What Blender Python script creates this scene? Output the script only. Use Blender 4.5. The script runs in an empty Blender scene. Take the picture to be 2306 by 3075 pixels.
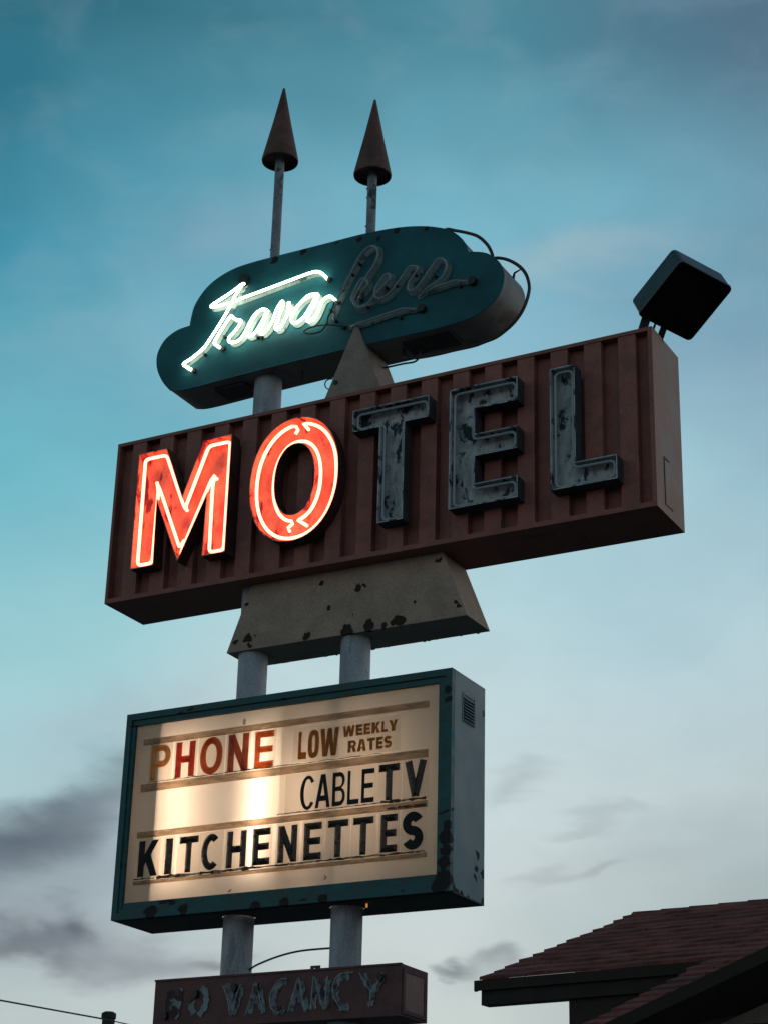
import bpy, math, random
from mathutils import Vector, Matrix
from mathutils.geometry import tessellate_polygon
random.seed(7)
sc = bpy.context.scene
col = sc.collection
R_ = math.radians

# ------------------------------------------------------------------ helpers
class MB:
    """collects geometry in world coordinates, becomes ONE mesh object"""
    def __init__(s): s.v = []; s.f = []; s.sm = []
    def add(s, vs, fs, smooth=False):
        o = len(s.v); s.v += [tuple(p) for p in vs]
        for f in fs: s.f.append([i + o for i in f]); s.sm.append(smooth)
        return s
    def box(s, x0, x1, y0, y1, z0, z1):
        vs = [(x, y, z) for x in (x0, x1) for y in (y0, y1) for z in (z0, z1)]
        return s.add(vs, [(0, 1, 3, 2), (4, 6, 7, 5), (0, 4, 5, 1), (2, 3, 7, 6), (0, 2, 6, 4), (1, 5, 7, 3)])
    def hexa(s, p):   # p: 8 points bottom 4 (ccw) then top 4
        return s.add(p, [(3, 2, 1, 0), (4, 5, 6, 7), (0, 1, 5, 4), (1, 2, 6, 5), (2, 3, 7, 6), (3, 0, 4, 7)])
    def plate(s, loops, y0, y1, smooth=False, front=True, back=True, sides=True, T=None):
        """polygon loops (x,z) [outer, holes...] extruded from y0 (front) to y1"""
        T = T or (lambda x, y, z: (x, y, z))
        flat = [p for l in loops for p in l]
        tris = tessellate_polygon([[Vector((p[0], p[1], 0)) for p in l] for l in loops])
        if front: s.add([T(p[0], y0, p[1]) for p in flat], [tuple(t) for t in tris])
        if back: s.add([T(p[0], y1, p[1]) for p in flat], [tuple(reversed(t)) for t in tris])
        if sides:
            for l in loops:
                n = len(l)
                s.add([T(p[0], y0, p[1]) for p in l] + [T(p[0], y1, p[1]) for p in l],
                      [(i, (i + 1) % n, n + (i + 1) % n, n + i) for i in range(n)], smooth)
        return s
    def tube(s, path, r, n=8, closed=False, caps=True):
        P = [Vector(p) for p in path]; m = len(P); rings = []
        up = None
        for i in range(m):
            if closed: t = P[(i + 1) % m] - P[i - 1]
            else: t = P[min(i + 1, m - 1)] - P[max(i - 1, 0)]
            if t.length < 1e-9: t = Vector((0, 0, 1))
            t.normalize()
            if up is None:
                a = Vector((0, 1, 0)) if abs(t.y) < .9 else Vector((1, 0, 0))
                up = (a - t * a.dot(t)).normalized()
            else:
                up = up - t * up.dot(t)
                if up.length < 1e-6: up = t.orthogonal()
                up.normalize()
            b = t.cross(up)
            rr = r[i] if isinstance(r, (list, tuple)) else r
            rings.append([P[i] + (up * math.cos(k * 2 * math.pi / n) + b * math.sin(k * 2 * math.pi / n)) * rr for k in range(n)])
        vs = [p for q in rings for p in q]; fs = []
        for i in range(m if closed else m - 1):
            j = (i + 1) % m
            for k in range(n): fs.append((i * n + k, i * n + (k + 1) % n, j * n + (k + 1) % n, j * n + k))
        s.add(vs, fs, True)
        if caps and not closed:
            s.add(rings[0], [tuple(reversed(range(n)))]); s.add(rings[-1], [tuple(range(n))])
        return s
    def lathe(s, cx, cy, prof, n=40, smooth=True):
        for (r0, z0), (r1, z1) in zip(prof, prof[1:]):
            a = [(cx + r0 * math.cos(k * 2 * math.pi / n), cy + r0 * math.sin(k * 2 * math.pi / n), z0) for k in range(n)]
            b = [(cx + r1 * math.cos(k * 2 * math.pi / n), cy + r1 * math.sin(k * 2 * math.pi / n), z1) for k in range(n)]
            s.add(a + b, [(k, (k + 1) % n, n + (k + 1) % n, n + k) for k in range(n)], smooth)
        return s
    def ribbon(s, path, w, y0, y1):
        P = [Vector((p[0], p[1])) for p in path]; m = len(P); vs = []
        for i in range(m):
            t = (P[min(i + 1, m - 1)] - P[max(i - 1, 0)])
            t = t.normalized() if t.length > 1e-9 else Vector((1, 0))
            nn = Vector((-t.y, t.x)); y = y0 + (y1 - y0) * i / (m - 1)
            ww = (w[i] if isinstance(w, list) else w) / 2
            vs += [(P[i].x + nn.x * ww, y, P[i].y + nn.y * ww), (P[i].x - nn.x * ww, y, P[i].y - nn.y * ww)]
        return s.add(vs, [(2 * i, 2 * i + 1, 2 * i + 3, 2 * i + 2) for i in range(m - 1)])
    def ridge(s, path, w, y, h, closed=False):
        """raised prismatic stroke: two facets meeting in a ridge"""
        P = [Vector(p) for p in path]; m = len(P); L = []; M = []; Rr = []
        for i in range(m):
            if closed: a = (P[i] - P[i - 1]).normalized(); b = (P[(i + 1) % m] - P[i]).normalized()
            else:
                b = (P[i + 1] - P[i]).normalized() if i < m - 1 else None
                a = (P[i] - P[i - 1]).normalized() if i > 0 else b
                b = b or a
            na = Vector((-a.y, a.x)); nb = Vector((-b.y, b.x)); n = (na + nb)
            n = n.normalized() if n.length > 1e-6 else na
            k = 1 / max(.45, n.dot(na)); o = n * (w / 2 * k)
            mid = P[i].copy()
            if not closed and i == 0: mid = mid + b * w * .45
            if not closed and i == m - 1: mid = mid - a * w * .45
            L.append((P[i].x + o.x, y, P[i].y + o.y)); Rr.append((P[i].x - o.x, y, P[i].y - o.y)); M.append((mid.x, y - h, mid.y))
        vs = L + M + Rr; fs = []
        for i in range(m if closed else m - 1):
            j = (i + 1) % m
            fs += [(i, j, m + j, m + i), (m + i, m + j, 2 * m + j, 2 * m + i)]
        if not closed: fs += [(0, m, 2 * m), (m - 1, 3 * m - 1, 2 * m - 1)]
        return s.add(vs, fs)
    def build(s, name, mat, parent=None, label=None):
        o = Vector((0, 0, 0)); p = parent
        while p is not None: o += p.location; p = p.parent
        me = bpy.data.meshes.new(name)
        me.from_pydata([(x - o.x, y - o.y, z - o.z) for x, y, z in s.v], [], s.f)
        me.polygons.foreach_set('use_smooth', s.sm)
        me.validate(); me.update()
        me.materials.append(mat)
        ob = bpy.data.objects.new(name, me); col.objects.link(ob)
        if parent is not None: ob.parent = parent
        if label: ob['label'] = label
        return ob

def tag(o, label, cat, group=None):
    o['label'] = label; o['category'] = cat
    if group: o['group'] = group
    return o
def thing(name, label, cat, loc, group=None):
    o = bpy.data.objects.new(name, None); o.empty_display_size = .2; o.location = loc; col.objects.link(o)
    return tag(o, label, cat, group)
def struct(o): o['kind'] = 'structure'; return o

def catmull(pts, k=5, closed=False):
    P = [Vector(p) for p in pts]; n = len(P); out = []
    for i in range(n if closed else n - 1):
        if closed: a, b, c, d = P[i - 1], P[i], P[(i + 1) % n], P[(i + 2) % n]
        else: a, b, c, d = P[max(i - 1, 0)], P[i], P[i + 1], P[min(i + 2, n - 1)]
        for j in range(k):
            t = j / k
            out.append(.5 * ((2 * b) + (c - a) * t + (2 * a - 5 * b + 4 * c - d) * t * t + (3 * b - 3 * c + d - a) * t ** 3))
    if not closed: out.append(P[-1])
    return out
def xz(pts, y): return [(p[0], y, p[1]) for p in pts]
def inset(poly, d):
    """offset a closed ccw or cw polygon inwards by d"""
    n = len(poly); A = sum(poly[i][0] * poly[(i + 1) % n][1] - poly[(i + 1) % n][0] * poly[i][1] for i in range(n))
    sg = 1 if A > 0 else -1; out = []
    for i in range(n):
        p0, p1, p2 = Vector(poly[i - 1]), Vector(poly[i]), Vector(poly[(i + 1) % n])
        a = (p1 - p0).normalized(); b = (p2 - p1).normalized()
        na = Vector((-a.y, a.x)) * sg; nb = Vector((-b.y, b.x)) * sg
        n_ = (na + nb); n_ = n_.normalized() if n_.length > 1e-6 else na
        out.append(tuple(p1 + n_ * (d / max(.35, n_.dot(na)))))
    return out
def rounded(poly, r, closed=True, k=5):
    P = [Vector(p) for p in poly]; n = len(P); out = []
    for i in range(n):
        if not closed and i in (0, n - 1): out.append(P[i]); continue
        a, b, c = P[i - 1], P[i], P[(i + 1) % n]
        rr = min(r, (a - b).length * .45, (c - b).length * .45)
        s = b + (a - b).normalized() * rr; e = b + (c - b).normalized() * rr
        for j in range(k + 1):
            t = j / k; out.append(s * (1 - t) ** 2 + b * 2 * t * (1 - t) + e * t * t)
    return out
def sellipse(cx, cz, a, b, p=2.2, n=64, t0=0, t1=2 * math.pi, closed=True):
    out = []
    for i in range(n if closed else n + 1):
        t = t0 + (t1 - t0) * i / n; c, s = math.cos(t), math.sin(t)
        out.append((cx + a * math.copysign(abs(c) ** (2 / p), c), cz + b * math.copysign(abs(s) ** (2 / p), s)))
    return out

# ------------------------------------------------------------------ materials
class NT:
    def __init__(s, tree): s.t = tree; s.L = tree.links
    def n(s, typ, **kw):
        nd = s.t.nodes.new(typ)
        for k, v in kw.items(): setattr(nd, k, v)
        return nd
    def put(s, sock, v):
        if v is None: return
        if hasattr(v, 'links') or isinstance(v, bpy.types.NodeSocket): s.L.new(v, sock)
        else: sock.default_value = v
    def m(s, op, a, b=None, c=None, clamp=False):
        nd = s.n('ShaderNodeMath', operation=op, use_clamp=clamp)
        s.put(nd.inputs[0], a); s.put(nd.inputs[1], b); s.put(nd.inputs[2], c); return nd.outputs[0]
    def vm(s, op, a, b=None):
        nd = s.n('ShaderNodeVectorMath', operation=op); s.put(nd.inputs[0], a); s.put(nd.inputs[1], b)
        return nd.outputs['Value'] if op in ('DOT_PRODUCT', 'LENGTH', 'DISTANCE') else nd.outputs[0]
    def mix(s, f, a, b, blend='MIX'):
        nd = s.n('ShaderNodeMix', data_type='RGBA', blend_type=blend)
        s.put(nd.inputs[0], f); s.put(nd.inputs[6], a); s.put(nd.inputs[7], b); return nd.outputs[2]
    def noise(s, vec, scale, detail=4, rough=.55, dist=0):
        nd = s.n('ShaderNodeTexNoise'); s.put(nd.inputs['Vector'], vec); nd.inputs['Scale'].default_value = scale
        nd.inputs['Detail'].default_value = detail; nd.inputs['Roughness'].default_value = rough
        nd.inputs['Distortion'].default_value = dist; return nd.outputs
    def rng(s, v, a, b, c=0., d=1., smooth=True):
        nd = s.n('ShaderNodeMapRange', interpolation_type='SMOOTHSTEP' if smooth else 'LINEAR')
        s.put(nd.inputs[0], v); nd.inputs[1].default_value = a; nd.inputs[2].default_value = b
        nd.inputs[3].default_value = c; nd.inputs[4].default_value = d; return nd.outputs[0]
    def ramp(s, v, stops):
        nd = s.n('ShaderNodeValToRGB'); e = nd.color_ramp.elements
        while len(e) > 1: e.remove(e[-1])
        e[0].position = stops[0][0]; e[0].color = stops[0][1]
        for p, c in stops[1:]: q = e.new(p); q.color = c
        s.put(nd.inputs[0], v); return nd.outputs[0]

def C4(c): return (c[0], c[1], c[2], 1)
def weathered(name, base, rough=.6, dark=(.02, .015, .012), var=.3, vscale=3., chip=None, cscale=4., cedge=.02,
              patches=(), stretch=(1, 1, 1), bump=.15, bscale=60., metal=0., fine=.38, second=None, trans=None, spec=.3, cstretch=None):
    """paint with tone variation, chips (noise above `chip`) and listed patches (x,y,z,r)"""
    mt = bpy.data.materials.new(name); mt.use_nodes = True; nt = mt.node_tree; nt.nodes.clear(); N = NT(nt)
    pos = N.n('ShaderNodeNewGeometry').outputs['Position']
    st = N.vm('MULTIPLY', pos, stretch)
    nz = N.noise(st, vscale, 5, .6)
    c = N.mix(N.rng(nz['Fac'], .3, .7), C4([x * (1 - var) for x in base]), C4([min(1, x * (1 + var)) for x in base]))
    if second:
        n3 = N.noise(st, second[1], 5, .65)
        c = N.mix(N.m('MULTIPLY', N.rng(n3['Fac'], second[2], second[2] + .12), second[3]), c, C4(second[0]))
    fz = N.noise(pos, 90, 3, .7)
    c = N.mix(fine, c, N.mix(1., c, N.mix(N.rng(fz['Fac'], .3, .7), (.45, .45, .45, 1), (1.6, 1.6, 1.6, 1)), 'MULTIPLY'))
    mask = None
    if chip is not None:
        n2 = N.noise(N.vm('MULTIPLY', pos, cstretch) if cstretch else st, cscale, 7, .62, .4)
        mask = N.rng(n2['Fac'], chip, chip + cedge)
    if patches:
        nd = N.noise(pos, 9, 4, .6)
        off = N.vm('SCALE', N.vm('SUBTRACT', nd['Color'], (.5, .5, .5)), None)
        off.node.inputs['Scale'].default_value = .13
        wp = N.vm('ADD', pos, off)
        for (px, py, pz, pr) in patches:
            d = N.vm('DISTANCE', wp, (px, py, pz))
            k = N.rng(d, pr * .9, pr * 1.05, 1., 0.)
            mask = k if mask is None else N.m('MAXIMUM', mask, k)
    rv = N.rng(nz['Fac'], .3, .7, max(.05, rough - .1), min(1, rough + .1))
    if mask is not None:
        c = N.mix(mask, c, C4(dark)); rv = N.m('MAXIMUM', rv, N.m('MULTIPLY', mask, .85))
    b = N.n('ShaderNodeBsdfPrincipled'); N.put(b.inputs['Base Color'], c); N.put(b.inputs['Roughness'], rv)
    b.inputs['Metallic'].default_value = metal; b.inputs['Specular IOR Level'].default_value = spec
    if bump:
        bn = N.n('ShaderNodeBump'); bn.inputs['Strength'].default_value = bump; bn.inputs['Distance'].default_value = .004
        h = N.noise(pos, bscale, 3, .6)['Fac']
        if mask is not None: h = N.m('SUBTRACT', h, N.m('MULTIPLY', mask, .8))
        N.put(bn.inputs['Height'], h); N.put(b.inputs['Normal'], bn.outputs[0])
    sh = b.outputs[0]
    if trans:
        tr = N.n('ShaderNodeBsdfTranslucent'); N.put(tr.inputs['Color'], c)
        mx = N.n('ShaderNodeMixShader'); mx.inputs[0].default_value = trans
        N.put(mx.inputs[1], sh); N.put(mx.inputs[2], tr.outputs[0]); sh = mx.outputs[0]
    o = N.n('ShaderNodeOutputMaterial'); N.put(o.inputs['Surface'], sh)
    return mt
def emit(name, c, st):
    mt = bpy.data.materials.new(name); mt.use_nodes = True; nt = mt.node_tree; nt.nodes.clear(); N = NT(nt)
    e = N.n('ShaderNodeEmission'); e.inputs[0].default_value = C4(c); e.inputs[1].default_value = st
    o = N.n('ShaderNodeOutputMaterial'); N.put(o.inputs[0], e.outputs[0]); return mt
def glass_tube(name, c):
    mt = bpy.data.materials.new(name); mt.use_nodes = True; b = mt.node_tree.nodes['Principled BSDF']
    b.inputs['Base Color'].default_value = C4(c); b.inputs['Roughness'].default_value = .12
    b.inputs['Alpha'].default_value = .55; b.inputs['Specular IOR Level'].default_value = .7
    return mt

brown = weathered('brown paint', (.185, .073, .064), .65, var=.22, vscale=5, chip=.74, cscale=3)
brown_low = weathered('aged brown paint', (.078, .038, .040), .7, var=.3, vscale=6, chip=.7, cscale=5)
brown_side = weathered('faded brown sheet', (.19, .115, .095), .6, var=.18, vscale=3)
concrete_chips = [(2.274, .16, 7.817, .05), (2.637, .16, 7.716, .075), (2.70, .16, 7.72, .04), (2.368, .16, 7.571, .045), (3.217, .16, 7.481, .04),
    (2.592, .16, 7.469, .025), (1.512, .16, 7.408, .09), (1.53, .16, 7.33, .06), (1.394, .16, 7.382, .05), (1.60, .16, 7.41, .025), (2.13, .16, 7.345, .085),
    (2.543, .16, 7.31, .12), (2.759, .16, 7.343, .09), (2.9, .16, 7.31, .06), (3.06, .16, 7.335, .10), (3.0, .16, 7.31, .07), (3.6, .16, 7.427, .05), (3.63, .16, 7.39, .04), (3.44, .16, 7.84, .05), (1.482, .16, 7.725, .04)]
concrete_chips = [(a, b, c, d * .54) for a, b, c, d in concrete_chips]
concrete = weathered('chipped grey paint', (.245, .195, .165), .8, var=.15, vscale=4, chip=.80, cscale=6, patches=concrete_chips, bump=.3, bscale=40, spec=.2)
fin_mat = weathered('grey fin paint', (.19, .16, .145), .8, var=.2, vscale=4, chip=.76, cscale=7, second=((.16, .07, .025), 2.5, .58, .6), spec=.2)
post_mat = weathered('grey blue steel paint', (.20, .24, .29), .5, var=.3, vscale=2.2, stretch=(2.5, 2.5, .8), chip=.76, cscale=3, second=((.08, .09, .11), 2.5, .55, .6))
spire_mat = weathered('flaking grey paint', (.15, .18, .215), .6, var=.3, vscale=4, stretch=(1.5, 1.5, .8), chip=.56, cscale=5, cedge=.08, dark=(.04, .046, .052))
cone_mat = weathered('rust red paint', (.085, .042, .036), .7, var=.35, vscale=6, second=((.04, .02, .02), 3, .5, .6))
teal_chips = [(1.635, .088, 11.262, .035), (1.962, .088, 11.262, .04), (2.562, .088, 11.25, .035), (2.965, .088, 11.232, .035), (3.298, .088, 11.165, .03), (2.787, .088, 11.2, .025), (2.32, .088, 11.27, .02)]
teal = weathered('faded teal face', (.014, .090, .115), .6, var=.3, vscale=1.6, chip=.77, cscale=5, patches=teal_chips, fine=.2, spec=.12)
cloud_side = weathered('grey sheet metal', (.135, .15, .158), .6, var=.25, vscale=3, second=((.10, .07, .055), 2.2, .52, .7))
teal_frame = weathered('chipped teal frame', (.007, .058, .068), .55, var=.35, vscale=4, stretch=(1, 1, 2.2), chip=.63, cscale=3.2, dark=(.012, .012, .014),
    patches=[(3.606, 0, 5.358, .06), (3.61, 0, 5.25, .06), (3.60, 0, 5.15, .06), (3.59, 0, 5.02, .09), (3.56, 0, 4.97, .08), (3.62, 0, 5.46, .05), (3.615, 0, 6.60, .045), (3.625, 0, 6.50, .035), (1.122, 0, 4.954, .05), (.784, 0, 4.96, .075), (2.12, 0, 4.928, .06), (1.848, 0, 4.93, .05), (2.5, 0, 4.93, .05)])
cab_side = weathered('grey blue cabinet', (.085, .145, .175), .55, var=.16, vscale=2.5, chip=.76, cscale=5, dark=(.012, .012, .014),
    patches=[(3.657, .02, 4.98, .06), (3.657, .07, 4.95, .055), (3.657, .13, 4.93, .05), (3.657, .22, 4.915, .04), (3.657, .35, 4.91, .035), (3.657, .497, 5.317, .03), (3.657, .486, 5.21, .03), (3.657, .464, 5.121, .028), (3.657, .61, 5.17, .045), (3.657, .62, 4.94, .05), (3.657, .61, 6.55, .03), (3.657, .012, 6.246, .02), (3.657, .0, 5.914, .02), (3.657, .0, 5.4, .03), (3.657, 0, 5.2, .03)])
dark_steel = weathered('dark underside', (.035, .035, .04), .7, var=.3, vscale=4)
black_metal = weathered('black metal', (.012, .012, .014), .45, var=.3, vscale=5)
flood_face = weathered('soot black lens', (.006, .006, .007), .7, var=.3, vscale=6, spec=.08)
flood_mat = weathered('blue black housing', (.03, .055, .07), .4, var=.2, vscale=4)
conduit = weathered('dark conduit', (.035, .028, .028), .5, var=.3, vscale=8)
rubber = weathered('green black rubber', (.012, .02, .018), .5, var=.2)
pan = weathered('peeling white pan paint', (.29, .33, .36), .7, dark=(.022, .034, .046), var=.3, vscale=5, stretch=(1.6, 1, .8), chip=.535, cscale=6.5, cedge=.05, bump=.2, second=((.12, .155, .19), 9, .52, .8), spec=.25, cstretch=(1.3, 1, .75))
pan_wall = weathered('shaded letter side', (.035, .04, .05), .7, var=.3, vscale=5, spec=.2)  # shadow on the outer letter walls is put into this dark colour
pan_wall_red = weathered('shaded red brown letter side', (.05, .022, .02), .7, var=.3, vscale=5, spec=.2)  # outer walls of M and O, their shade darkened into the colour
pan_lit = weathered('neon tinted peeling pan paint', (.38, .235, .17), .7, dark=(.10, .03, .05), var=.3, vscale=5, stretch=(1.3, 1, .8), chip=.56, cscale=4.0, cedge=.06, bump=.2, second=((.28, .10, .115), 3.2, .5, .7), spec=.2, cstretch=(1.6, 1, .6))  # same peeling pan paint, with the red neon light tinted into its colours
dead_glass = glass_tube('dead neon glass', (.30, .37, .43))
dead_glass_dim = glass_tube('dirty neon glass', (.20, .25, .28))
neon_red = emit('neon red', (1., .128, .072), 13.)
neon_white = emit('neon green white', (.82, 1., .76), 10.)
script_paint = weathered('faded script paint', (.17, .19, .18), .6, dark=(.03, .05, .055), var=.3, vscale=6, chip=.60, cscale=7)
ghost_paint = weathered('dirty script paint', (.085, .12, .13), .6, dark=(.03, .05, .055), var=.35, vscale=7, chip=.57, cscale=7, cedge=.08)
vac_paint = weathered('flaking letter paint', (.13, .17, .20), .6, dark=(.035, .022, .026), var=.3, vscale=7, chip=.52, cscale=6, cedge=.05)
vac_paint2 = weathered('worn letter paint', (.12, .15, .18), .7, dark=(.028, .02, .023), var=.6, vscale=14, chip=.475, cscale=13, cedge=.12, cstretch=(1.5, 1, .8))
face_mat = weathered('cream translucent sheet', (.76, .67, .58), .35, dark=(.30, .22, .15), var=.06, vscale=1.2, chip=.80, cscale=5, cedge=.1, bump=0, trans=.68, fine=.06, spec=.2,
    patches=[(2.47, .055, 5.13, .02), (1.55, .055, 5.09, .02), (1.6, .055, 6.58, .02)])
def clear_plastic():
    mt = bpy.data.materials.new('clear acrylic'); mt.use_nodes = True; nt = mt.node_tree; nt.nodes.clear(); N = NT(nt)
    a = N.n('ShaderNodeBsdfTransparent'); a.inputs[0].default_value = (.985, .97, .95, 1)
    b = N.n('ShaderNodeBsdfPrincipled'); b.inputs['Base Color'].default_value = (.7, .62, .54, 1); b.inputs['Roughness'].default_value = .35
    m = N.n('ShaderNodeMixShader'); m.inputs[0].default_value = .10; N.put(m.inputs[1], a.outputs[0]); N.put(m.inputs[2], b.outputs[0])
    o = N.n('ShaderNodeOutputMaterial'); N.put(o.inputs[0], m.outputs[0]); return mt
sheet_mat = clear_plastic()
def tinted_clear(name, tint, body, k):
    mt = bpy.data.materials.new(name); mt.use_nodes = True; nt = mt.node_tree; nt.nodes.clear(); N = NT(nt)
    pos = N.n('ShaderNodeNewGeometry').outputs['Position']; nz = N.noise(N.vm('MULTIPLY', pos, (1.2, 1, 6)), 4, 5, .6)
    a = N.n('ShaderNodeBsdfTransparent'); N.put(a.inputs[0], N.mix(N.rng(nz['Fac'], .35, .75), C4(tint), C4([c * .62 for c in tint])))
    b = N.n('ShaderNodeBsdfPrincipled'); b.inputs['Base Color'].default_value = C4(body); b.inputs['Roughness'].default_value = .4
    m = N.n('ShaderNodeMixShader'); m.inputs[0].default_value = k; N.put(m.inputs[1], a.outputs[0]); N.put(m.inputs[2], b.outputs[0])
    o = N.n('ShaderNodeOutputMaterial'); N.put(o.inputs[0], m.outputs[0]); return mt
rail_mat = tinted_clear('yellowed clear track', (.83, .72, .60), (.42, .33, .25), .22)
dirt_mat = weathered('track dirt', (.05, .03, .018), .9, dark=(.3, .22, .14), var=.4, vscale=8, chip=.54, cscale=9, bump=0)
red_pl = weathered('red plastic', (.50, .042, .02), .35, var=.2, vscale=6, bump=0, trans=.5)
red_or = weathered('orange red plastic', (.50, .095, .026), .35, var=.25, vscale=6, bump=0, trans=.5)
red_br = weathered('faded red plastic', (.40, .075, .03), .35, var=.25, vscale=6, bump=0, trans=.45)
tan_pl = weathered('sun faded plastic', (.58, .26, .07), .4, var=.25, vscale=6, bump=0, trans=.4)
brown_pr = weathered('brown print', (.52, .27, .07), .5, var=.2, vscale=8, bump=0, trans=.75)
black_pl = weathered('black plastic', (.022, .016, .013), .3, dark=(.09, .055, .03), var=.5, vscale=7, chip=.66, cscale=10, bump=0, spec=.3)
black_flat = weathered('black print', (.006, .007, .009), .6, var=.2, vscale=8, bump=0, spec=.15)
fluor = emit('warm lamp', (1., .80, .61), 26.)
fluor_dim = emit('dim warm lamp', (1., .78, .58), 13.)
inner = weathered('cabinet lining', (.60, .52, .44), .8, var=.2, vscale=3, bump=0)
roof_mat = weathered('brown roof tiles', (.165, .064, .060), 1., var=.4, vscale=3, second=((.09, .05, .05), 1.5, .5, .6), fine=.4, spec=.02)
wood = weathered('dark trim', (.014, .010, .010), .7, var=.3, vscale=5)
stucco = weathered('grey stucco', (.20, .19, .18), .9, var=.2, vscale=3, bump=.5, bscale=80)
stucco_d = weathered('shaded stucco', (.028, .022, .021), .9, var=.25, vscale=3, bump=.5, bscale=80)  # shadow under the eaves painted in as a near-black wall colour
pole_wood = weathered('weathered timber', (.02, .022, .02), .9, var=.4, vscale=3, stretch=(6, 6, .5))
asphalt = weathered('pale gravel lot', (.15, .135, .12), .9, var=.3, vscale=.6, bump=.5, bscale=120)

# ------------------------------------------------------------------ ground
g = MB(); n = 12; S_ = 900
g.add([(-S_ + 2 * S_ * i / n, -S_ + 2 * S_ * j / n, 0) for j in range(n + 1) for i in range(n + 1)],
      [(j * (n + 1) + i, j * (n + 1) + i + 1, (j + 1) * (n + 1) + i + 1, (j + 1) * (n + 1) + i) for j in range(n) for i in range(n)])
struct(g.build('ground', asphalt))

# ------------------------------------------------------------------ posts
YM = .3177
ZB = 7.911; ZT = 9.568            # motel cabinet bottom and top
for px_, lab in ((1.486, 'thick grey steel post running bare between the MOTEL box and the cloud sign'), (2.548, 'thick grey steel post whose upper end hides behind the pointed fin')):
    b = MB()
    b.lathe(px_, YM, [(.001, .03), (.3, .03), (.3, .0)], 32)
    b.lathe(px_, YM, [(.134, .03), (.134, 2.2), (.134, 4.2), (.134, 6.), (.134, 8), (.134, 10.25), (.001, 10.25)], 40)
    o = b.build('sign_post', post_mat); tag(o, lab, 'post', 'steel posts carrying the signs')

# ------------------------------------------------------------------ no-vacancy cabinet
vx0, vx1, vy0, vy1, vz0, vz1 = .828, 3.19, .084, .551, 3.983, 4.389
t = thing('vacancy_sign', 'lowest brown sign box with peeling NO VACANCY lettering', 'sign', (2.0, YM, vz0))
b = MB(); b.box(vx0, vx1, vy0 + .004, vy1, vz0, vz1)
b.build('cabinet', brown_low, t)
b = MB()
for x0, x1, z0, z1 in ((vx0 - .003, vx1 + .003, vz1 - .012, vz1 + .004), (vx0 - .003, vx1 + .003, vz0 - .004, vz0 + .012)): b.box(x0, x1, vy0 - .006, vy0 + .03, z0, z1)
b.build('edge_trim', brown_low, t)
b = MB(); X = vx1
b.box(X, X + .012, .115, .150, 4.0, 4.36); b.box(X, X + .012, .485, .520, 4.0, 4.36); b.box(X, X + .012, .150, .485, 4.33, 4.36); b.box(X, X + .012, .150, .485, 4.0, 4.03)
b.build('side_frame', brown_low, t)
MB().box(X, X + .005, .151, .484, 4.031, 4.329).build('side_panel', brown_side, t, 'lighter brown removable end panel')
b = MB()
hole = sellipse(2.262, 4.427, .017, .017, 2, 16)
b.plate([[(2.228, 4.385), (2.318, 4.385), (2.318, 4.462), (2.228, 4.462)], hole], .30, .312)
b.build('lifting_lug', black_metal, t)
for bx in (.95, 2.66, 2.72, 2.78): MB().tube([(bx, .2, vz1), (bx, .2, vz1 + .018)], .018, 8).build('bolt', black_metal, t)
def vac_letter(strokes, ws, mt, lab=None):
    b = MB(); k = 0
    for s_ in strokes:
        p = catmull([(a, 0, c) for a, c in s_], 5); p = [(q.x, q.z) for q in p]
        m = len(p); w = [ws * (1 + .25 * math.sin(i * 1.7 + k * 2.1)) * (.75 if i in (0, m - 1) else 1) for i in range(m)]
        b.ribbon(p, w, vy0 - .0005 - .002 * (k + 1), vy0 - .0015 - .002 * (k + 1)); k += 1
    # remains of the broken glass tubes along the strokes
    o = b.build('letter', mt, t, lab)
    return o
VZ = 4.065; VH = .24
def vs(x0, w, *strokes): return [[(x0 + a * w, VZ + c * VH) for a, c in s_] for s_ in strokes]
vac_letter(vs(.965, .15, [(.05, .2), (.10, .6), (.22, .95)], [(.22, .95), (.40, .5), (.55, .05)], [(.62, -.05), (.78, .45), (.88, 1.02)]), .06, vac_paint, 'pale letter N')
vac_letter(vs(1.205, .16, [(.25, .1), (.05, .35), (.12, .62)], [(.62, 1.0), (.95, .75), (.92, .35), (.55, .02)]), .055, vac_paint, 'pale letter O')
vac_letter(vs(1.55, .17, [(0, 1.05), (.28, .6), (.5, 0)], [(.5, 0), (.72, .5), (.92, .9)]), .062, vac_paint2)
vac_letter(vs(1.775, .15, [(.1, 0), (.35, .55), (.6, 1)], [(.6, 1), (.8, .5), (1., -.02)], [(.3, .45), (.8, .5)]), .062, vac_paint2)
vac_letter(vs(2.0, .15, [(.95, 1.0), (.55, .98), (.15, .62), (.1, .25), (.4, .02), (.85, .08)]), .062, vac_paint2)
vac_letter(vs(2.175, .16, [(.05, 0), (.3, .5), (.55, 1.0)], [(.6, 1.0), (.8, .5), (1., -.02)], [(.2, .38), (.85, .42)]), .062, vac_paint2)
vac_letter(vs(2.385, .15, [(.05, 0), (.12, .5), (.2, 1)], [(.2, 1), (.55, .5), (.85, 0)], [(.85, 0), (.9, .5), (1., 1.)]), .062, vac_paint2)
vac_letter(vs(2.575, .16, [(.95, 1.05), (.4, 1.0), (.15, .7), (.2, .3), (.55, .02), (1., .0)]), .062, vac_paint2)
vac_letter(vs(2.85, .19, [(0, 1.05), (.25, .75), (.5, .42)], [(1, 1.05), (.75, .72), (.5, .42)], [(.5, .42), (.42, .2), (.4, 0)]), .062, vac_paint2)
for cx_, cz_ in ((.965, 4.085), (1.26, 4.25), (1.64, 4.28), (1.86, 4.25), (3.02, 4.285)):
    p = sellipse(cx_, cz_, .024, .034, 2, 14); MB().plate([p], vy0 - .035, vy0 + .004).build('tube_socket', black_metal, t)
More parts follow.
